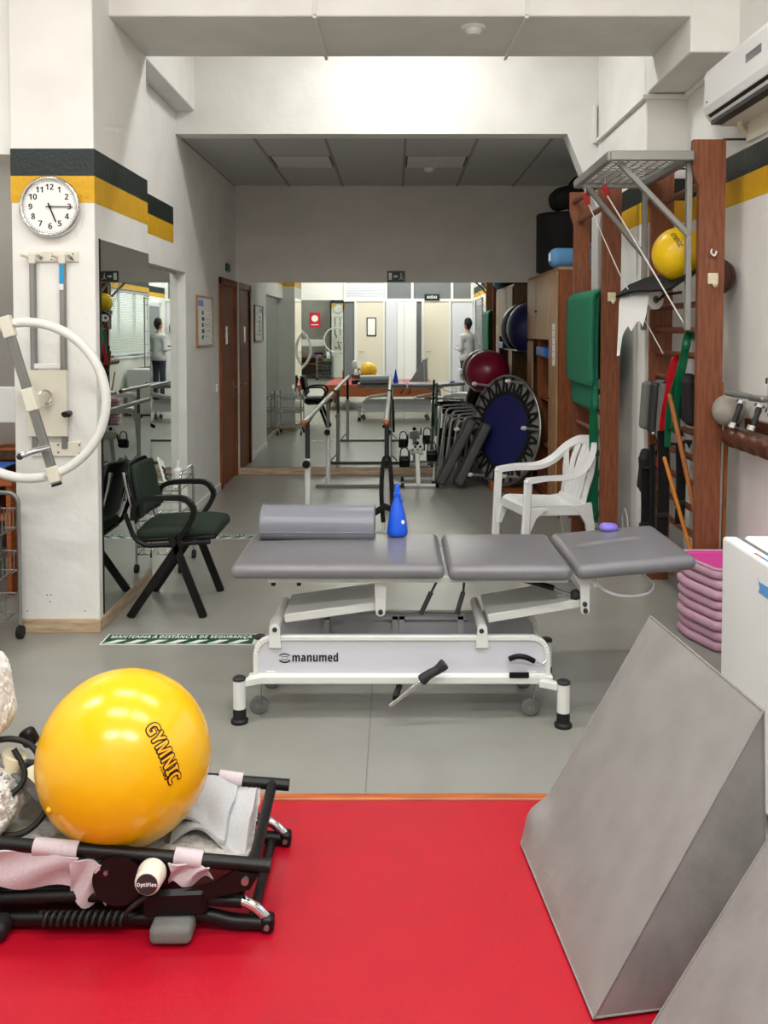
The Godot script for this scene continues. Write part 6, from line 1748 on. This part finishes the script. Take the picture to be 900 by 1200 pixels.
func safety_strip(xf: Transform3D, label: String) -> void:
	var t := thing("floor_strip", label, "floor sticker", xf.origin, "safety strips on the floor")
	var w := 0.39
	part(t, "backing", box(ns(), Vector3(0, 0.0006, 0), Vector3(w * 2, 0.0012, 0.165)), mats.sign_white, "", false)
	part(t, "green_field", box(ns(), Vector3(0, 0.0012, 0), Vector3(w * 2 - 0.016, 0.0012, 0.149)), mats.sign_green, "", false)
	for i in 7:
		var x := -0.31 + i * 0.105
		var st := ns()
		prism(st, [Vector2(x - 0.065, -0.068), Vector2(x - 0.015, -0.068), Vector2(x + 0.04, -0.012), Vector2(x - 0.01, -0.012)], 0.0018, 0.0024, Transform3D(Basis(Vector3(1, 0, 0), Vector3(0, 0, -1), Vector3(0, 1, 0)), Vector3.ZERO))
		part(t, "white_stripe", st, mats.sign_white, "", false)
	part(t, "lettering", letters("MANTENHA A DISTÂNCIA DE SEGURANÇA", 0.034, 0.0006, func(p: Vector3) -> Vector3: return Vector3(p.x, 0.002 + p.z, -0.036 - p.y * 1.25), 800, false, 0.73), mats.sign_white, "", false)

# ---------------------------------------------------------------- what the mirrors show: partition wall, window, radiator, person
func build_behind() -> void:
	var dz := -2.0
	# glazed partition: white mullions, grey glass above, cream doors
	var pn := struct("window_2", ext(ns(), -1.23, 1.86, 2.24, 2.31, -2.0, -1.94, 0.004), mats.white_metal)
	for x in [-1.2, -0.22, 0.41, 1.36, 1.84]: part(pn, "mullion", ext(ns(), x - 0.03, x + 0.03, 2.24, 3.5, -2.0, -1.95, 0.004), mats.white_metal)
	part(pn, "transom", ext(ns(), -1.23, 1.86, 3.44, 3.5, -2.0, -1.94, 0.004), mats.white_metal)
	for k in [[-0.19, 0.38], [0.44, 1.33], [1.39, 1.81]]: part(pn, "glass_panel", ext(ns(), k[0], k[1], 2.31, 3.44, -1.9995, -1.985), mats.glass_grey)
	var lo := thing("louvre", "white slatted louvre above the cream door behind the viewer", "louvre", v(-0.7, 2.31, -1.98))
	for i in 18: part(lo, "slat", bar(ns(), v(-1.17, 2.34 + i * 0.062, -1.975), v(-0.25, 2.34 + i * 0.062, -1.975), 0.012, 0.055, 0.002), mats.panel_white)
	for k in [[-0.94, -0.27, 2], [0.66, 1.31, 3]]:
		var dr := struct("door_%d" % k[2], ext(ns(), k[0], k[1], 0.0, 2.24, -2.0, -1.955, 0.003), mats.door_cream)
		for x in [k[0], k[1]]: part(dr, "frame", ext(ns(), x - 0.03, x + 0.03, 0.0, 2.24, -2.0, -1.94, 0.003), mats.white_metal)
		part(dr, "handle", tube(ns(), smooth_path([v(k[0] + 0.09, 1.05, -1.955), v(k[0] + 0.09, 1.05, -1.90), v(k[0] + 0.2, 1.05, -1.90)], 0.02), 0.009, 8), mats.steel)
	struct("wall_panel_grey", ext(ns(), -1.2, -0.98, 0.0, 2.24, -2.0, -1.97), mats.glass_grey)
	struct("wall_panel_jamb", ext(ns(), 0.46, 0.62, 0.0, 2.24, -2.0, -1.97), mats.glass_grey)
	struct("wall_panel_white", ext(ns(), 1.36, 1.86, 0.0, 2.24, -2.0, -1.96, 0.003), mats.panel_white)
	struct("wall_panel_centre", ext(ns(), -0.22, 0.05, 0.0, 2.24, -2.0, -1.93, 0.003), mats.panel_white)
	var od := struct("door_4", bar(ns(), v(0.06, 1.12, -1.93), v(0.5, 1.12, -1.72), 0.04, 2.22, 0.003), mats.white_plastic)
	part(od, "handle", tube(ns(), [v(0.42, 1.05, -1.72), v(0.42, 1.05, -1.66)], 0.01, 8), mats.steel)
	var nf := thing("framed_notice", "black framed white notice on the cream door behind the viewer", "notice", v(-0.56, 1.43, -1.95))
	part(nf, "frame", ext(ns(), -0.68, -0.45, 1.42, 1.86, -1.955, -1.94, 0.003), mats.black)
	part(nf, "sheet", ext(ns(), -0.655, -0.475, 1.445, 1.835, -1.942, -1.938), mats.paper)
	var es := thing("exit_sign", "green sign above the right cream door behind the viewer", "sign", v(0.88, 2.33, -1.94))
	part(es, "panel", ext(ns(), 0.70, 1.06, 2.27, 2.42, -1.94, -1.92, 0.003), mats.sign_dark)
	part(es, "lettering", letters("SAÍDA", 0.06, 0.002, flat_place(v(0.88, 2.345, -1.918), Vector3.LEFT, Vector3.UP), 700), mats.sign_white)
	var kh := thing("soap_dispenser", "small black dispenser on the white panel behind the viewer", "dispenser", v(1.72, 1.5, -1.94))
	part(kh, "body", rbox(ns(), Vector3(0.09, 0.2, 0.07), 0.02, 3, 2, Transform3D(Basis(), v(1.72, 1.6, -1.92))), mats.black)
	part(kh, "lever", ext(ns(), 1.70, 1.74, 1.69, 1.74, -1.94, -1.90, 0.004), mats.black)
	# mirror at the far left behind the viewer with a red notice beside it
	var mr := thing("mirror", "mirror on the wall behind the viewer that shows the pillar again", "mirror", v(-1.85, 0.2, -1.99))
	part(mr, "glass", ext(ns(), -2.45, -1.24, 0.2, 2.28, -1.999, -1.985, 0.001), mats.mirror)
	part(mr, "edge_strip", ext(ns(), -1.24, -1.215, 0.2, 2.28, -1.999, -1.98, 0.002), mats.black)
	var rn := thing("red_notice", "red notice with a white disc stuck on the mirror behind the viewer", "notice", v(-1.92, 1.66, -1.98))
	part(rn, "sheet", ext(ns(), -2.05, -1.79, 1.62, 1.98, -1.985, -1.981), mats.sign_red)
	part(rn, "disc", tube(ns(), [v(-1.92, 1.84, -1.981), v(-1.92, 1.84, -1.978)], 0.08, 20), mats.sign_white)
	part(rn, "printed_line", ext(ns(), -2.01, -1.83, 1.68, 1.70, -1.981, -1.979), mats.sign_white)

	var gd := struct("door_5", ext(ns(), 1.855, 1.87, 0.0, 2.1, -1.35, 0.55, 0.002), mats.glass_grey)
	for k in [[0.0, 2.2, -1.42, -1.33], [0.0, 2.2, 0.53, 0.62], [2.1, 2.2, -1.42, 0.62]]:
		part(gd, "frame", ext(ns(), 1.845, 1.872, k[0], k[1], k[2], k[3], 0.003), mats.panel_white)
	part(gd, "handle", tube(ns(), smooth_path([v(1.855, 1.0, 0.45), v(1.81, 1.0, 0.45), v(1.81, 1.0, 0.33)], 0.015), 0.008, 8), mats.steel)
	# window in the right wall with its blind
	var wn := struct("window_1", ext(ns(), 1.99, 2.03, 1.08, 1.13, 1.0, 4.2, 0.003), mats.white_metal)
	for k in [[2.27, 2.32, 1.0, 4.2], [1.13, 2.27, 1.0, 1.06], [1.13, 2.27, 4.14, 4.2], [1.13, 2.27, 2.05, 2.11], [1.13, 2.27, 3.10, 3.16]]:
		part(wn, "frame", ext(ns(), 1.99, 2.03, k[0], k[1], k[2], k[3], 0.003), mats.white_metal)
	for k in [[1.06, 2.05], [2.11, 3.10], [3.16, 4.14]]: part(wn, "pane", ext(ns(), 2.006, 2.012, 1.13, 2.27, k[0], k[1]), mats.pane)
	part(wn, "sill", ext(ns(), 1.82, 2.03, 1.045, 1.08, 0.95, 4.25, 0.006), mats.white_metal)
	var bd := thing("venetian_blind", "white venetian blind in the window of the right wall", "blind", v(1.94, 1.15, 2.6))
	var bs := mat("blind_white", Color(0.88, 0.87, 0.82), 0.6)
	bs.backlight_enabled = true
	bs.backlight = Color(0.45, 0.45, 0.42)
	for i in 36: part(bd, "slat", bar(ns(), v(1.925, 1.15 + i * 0.031, 1.03), v(1.925, 1.15 + i * 0.031, 4.17), 0.03, 0.0015, 0.0, Vector3(-0.8, 0.6, 0)), bs)
	part(bd, "head_rail", ext(ns(), 1.90, 1.95, 2.27, 2.31, 1.01, 4.19, 0.003), mats.white_metal)
	part(bd, "bottom_rail", ext(ns(), 1.91, 1.94, 1.11, 1.13, 1.03, 4.17, 0.003), mats.white_metal)
	for d in [1.4, 2.6, 3.8]: part(bd, "cord", tube(ns(), [v(1.908, 1.12, d), v(1.908, 2.28, d)], 0.002, 5), mats.white)
	var rd := thing("radiator", "grey panel radiator under the window of the right wall", "radiator", v(1.8, 0.2, 2.3))
	part(rd, "panel", ext(ns(), 1.78, 1.85, 0.2, 0.85, 1.6, 2.75, 0.008), mats.fabric_grey)
	for i in 14: part(rd, "rib", ext(ns(), 1.772, 1.782, 0.23, 0.82, 1.65 + i * 0.078, 1.69 + i * 0.078, 0.003), mats.fabric_grey)
	for d in [1.7, 2.65]: part(rd, "foot", ext(ns(), 1.80, 1.83, 0.0, 0.2, d - 0.02, d + 0.02), mats.fabric_grey)
	# wire suspension grid standing before the window
	var gr := thing("wire_grid", "grey wire grid frame standing in front of the right window", "grid", v(1.66, 0, 1.9))
	for d in [1.1, 2.65]: part(gr, "upright", tube(ns(), [v(1.66, 0.0, d), v(1.66, 2.2, d)], 0.014, 8), mats.galvanised)
	for y in [0.04, 2.18]: part(gr, "rail", tube(ns(), [v(1.66, y, 1.1), v(1.66, y, 2.65)], 0.014, 8), mats.galvanised)
	for i in 8: part(gr, "wire", tube(ns(), [v(1.66, 0.3 + i * 0.25, 1.1), v(1.66, 0.3 + i * 0.25, 2.65)], 0.005, 6), mats.galvanised)
	for i in 6: part(gr, "wire", tube(ns(), [v(1.66, 0.04, 1.32 + i * 0.22), v(1.66, 2.18, 1.32 + i * 0.22)], 0.005, 6), mats.galvanised)

# ---------------------------------------------------------------- the person seen only in the mirrors
# bones: [a, b, ra, rb]; one smooth surface by surface nets, added to st with a colour per point
func field(p: Vector3, bones: Array, k: float) -> float:
	var s := 0.0
	for b in bones:
		var ab: Vector3 = b[1] - b[0]
		var t := clampf((p - b[0]).dot(ab) / maxf(ab.length_squared(), 1e-6), 0.0, 1.0)
		var d: float = p.distance_to(b[0] + ab * t) - lerpf(b[2], b[3], t)
		if d < 0.12: s += exp(-d / k)
	return -k * log(s) if s > 1e-9 else 0.12

func nets(st: SurfaceTool, bones: Array, cell: float, k: float, paint: Callable) -> void:
	grp += 1
	var lo: Vector3 = bones[0][0]
	var hi := lo
	for b in bones:
		for j in 2:
			var r: Vector3 = Vector3.ONE * (b[2 + j] + cell * 2.0 + k)
			lo = lo.min(b[j] - r)
			hi = hi.max(b[j] + r)
	var n := Vector3i(((hi - lo) / cell).ceil()) + Vector3i.ONE
	var vals := PackedFloat32Array()
	vals.resize(n.x * n.y * n.z)
	for x in n.x:
		for y in n.y:
			for z in n.z: vals[(x * n.y + y) * n.z + z] = field(lo + Vector3(x, y, z) * cell, bones, k)
	var vert := {}
	for x in n.x - 1:
		for y in n.y - 1:
			for z in n.z - 1:
				var sum := Vector3.ZERO
				var c := 0
				for e in [[0, 0, 0, 1, 0, 0], [0, 1, 0, 1, 1, 0], [0, 0, 1, 1, 0, 1], [0, 1, 1, 1, 1, 1], [0, 0, 0, 0, 1, 0], [1, 0, 0, 1, 1, 0], [0, 0, 1, 0, 1, 1], [1, 0, 1, 1, 1, 1], [0, 0, 0, 0, 0, 1], [1, 0, 0, 1, 0, 1], [0, 1, 0, 0, 1, 1], [1, 1, 0, 1, 1, 1]]:
					var va := vals[((x + e[0]) * n.y + y + e[1]) * n.z + z + e[2]]
					var vb := vals[((x + e[3]) * n.y + y + e[4]) * n.z + z + e[5]]
					if (va < 0.0) != (vb < 0.0):
						var t := va / (va - vb)
						sum += Vector3(x + lerpf(e[0], e[3], t), y + lerpf(e[1], e[4], t), z + lerpf(e[2], e[5], t))
						c += 1
				if c: vert[Vector3i(x, y, z)] = lo + sum / c * cell
	st.set_smooth_group(grp)
	for x in range(1, n.x - 1):
		for y in range(1, n.y - 1):
			for z in range(1, n.z - 1):
				var v0 := vals[(x * n.y + y) * n.z + z]
				for ax in 3:
					var q := Vector3i(x, y, z)
					q[ax] += 1
					var v1 := vals[(q.x * n.y + q.y) * n.z + q.z]
					if (v0 < 0.0) == (v1 < 0.0): continue
					var u := Vector3i.ZERO
					var w := Vector3i.ZERO
					u[(ax + 1) % 3] = 1
					w[(ax + 2) % 3] = 1
					var o := Vector3i(x, y, z)
					var f := [o - u - w, o - w, o, o - u]
					if v0 < 0.0: f = [f[0], f[3], f[2], f[1]]
					if not (vert.has(f[0]) and vert.has(f[1]) and vert.has(f[2]) and vert.has(f[3])): continue
					for i in [0, 1, 2, 0, 2, 3]:
						var p: Vector3 = vert[f[i]]
						st.set_color(paint.call(p))
						st.add_vertex(p)

func build_person() -> void:
	# local frame: feet at the origin, facing +z... the figure is turned towards the window
	var t := thing("person", "person in a light grey jacket and dark trousers, seen only in the left mirrors", "person", v(1.60, 0, -0.22))
	t.rotation.y = -0.5
	var J := func(x: float, y: float, z: float) -> Vector3: return Vector3(x, y, z)
	var bones := [
		[J.call(0, 0.98, 0), J.call(0, 1.20, 0.01), 0.135, 0.13], [J.call(0, 1.20, 0.01), J.call(0, 1.40, -0.01), 0.13, 0.12],
		[J.call(-0.10, 1.40, -0.01), J.call(0.10, 1.40, -0.01), 0.095, 0.095], [J.call(0, 1.44, 0), J.call(0, 1.56, 0.02), 0.062, 0.052],
		[J.call(-0.08, 0.96, 0), J.call(0.08, 0.96, 0), 0.12, 0.12]]
	for s in [-1.0, 1.0]:
		bones.append([J.call(s * 0.165, 1.42, -0.01), J.call(s * 0.22, 1.14, -0.04), 0.062, 0.05])
		bones.append([J.call(s * 0.22, 1.14, -0.04), J.call(s * 0.16, 1.16, 0.20), 0.05, 0.034])
		bones.append([J.call(s * 0.09, 0.92, 0), J.call(s * 0.10, 0.50, 0.01), 0.088, 0.058])
		bones.append([J.call(s * 0.10, 0.50, 0.01), J.call(s * 0.105, 0.10, -0.01), 0.06, 0.045])
		bones.append([J.call(s * 0.105, 0.055, -0.03), J.call(s * 0.12, 0.04, 0.15), 0.045, 0.034])
	var skin := Color(0.48, 0.29, 0.21)
	var coat := Color(0.50, 0.51, 0.52)
	var paint := func(p: Vector3) -> Color:
		if p.y < 0.085: return Color(0.03, 0.03, 0.035)
		if p.y < 0.90: return Color(0.035, 0.04, 0.06)
		if p.y > 1.50: return skin
		return coat
	var st := ns()
	nets(st, bones, 0.022, 0.014, paint)
	# head with nose, brow, chin, ears
	var head := [[J.call(0, 1.68, 0.0), J.call(0, 1.73, -0.015), 0.078, 0.088], [J.call(0, 1.62, 0.04), J.call(0, 1.60, 0.045), 0.05, 0.036],
		[J.call(0, 1.69, 0.085), J.call(0, 1.655, 0.102), 0.008, 0.014], [J.call(-0.035, 1.70, 0.07), J.call(0.035, 1.70, 0.07), 0.018, 0.018],
		[J.call(-0.082, 1.69, -0.005), J.call(-0.084, 1.655, 0.0), 0.014, 0.011], [J.call(0.082, 1.69, -0.005), J.call(0.084, 1.655, 0.0), 0.014, 0.011], [J.call(-0.02, 1.625, 0.083), J.call(0.02, 1.625, 0.083), 0.009, 0.009]]
	nets(st, head, 0.008, 0.008, func(p: Vector3) -> Color: return Color(0.42, 0.17, 0.15) if p.y < 1.634 and p.y > 1.618 and p.z > 0.082 else skin)
	# hands in front of the body, holding a phone
	for s in [-1.0, 1.0]:
		var w := Vector3(s * 0.16, 1.16, 0.20)
		var hand := [[w, w + Vector3(-s * 0.03, 0.015, 0.065), 0.030, 0.034]]
		for i in 4:
			var a := w + Vector3(-s * 0.03, 0.038 - i * 0.019, 0.085)
			var ln: float = [0.030, 0.035, 0.033, 0.026][i]
			hand.append([a, a + Vector3(-s * 0.012, 0.002, ln), 0.0095, 0.009])
			hand.append([a + Vector3(-s * 0.012, 0.002, ln), a + Vector3(-s * (0.012 + ln), 0.004, ln + 0.004), 0.009, 0.008])
		hand.append([w + Vector3(-s * 0.02, 0.03, 0.05), w + Vector3(-s * 0.055, 0.055, 0.075), 0.012, 0.009])
		nets(st, hand, 0.005, 0.004, func(_p: Vector3) -> Color: return skin)
	var m := mat("person_cloth", Color(1, 1, 1), 0.8)
	m.vertex_color_use_as_albedo = true
	part(t, "body", st, m, "", false)
	for s in [-1.0, 1.0]:
		var e := part(t, "eye", ball(ns(), Vector3(s * 0.03, 1.69, 0.085), 0.011, 12), mats.sign_white, "", false)
		part(e, "pupil", ball(ns(), Vector3(s * 0.03, 1.69, 0.0935), 0.005, 8), mats.black, "", false)
	var hs := ns()
	nets(hs, [[Vector3(0, 1.735, -0.02), Vector3(0, 1.76, -0.015), 0.092, 0.082], [Vector3(0, 1.68, -0.045), Vector3(0, 1.63, -0.04), 0.07, 0.05]], 0.01, 0.01, func(_p: Vector3) -> Color: return Color(0.02, 0.017, 0.015))
	part(t, "hair", hs, mats.black_matt, "short dark hair", false)
	var ph := solo("phone", box(ns(), Vector3.ZERO, Vector3(0.15, 0.075, 0.009), 0.003, t.transform * Transform3D(Basis(), Vector3(0, 1.18, 0.325))), mats.black, "small black phone held by the person in the mirrors", "phone")
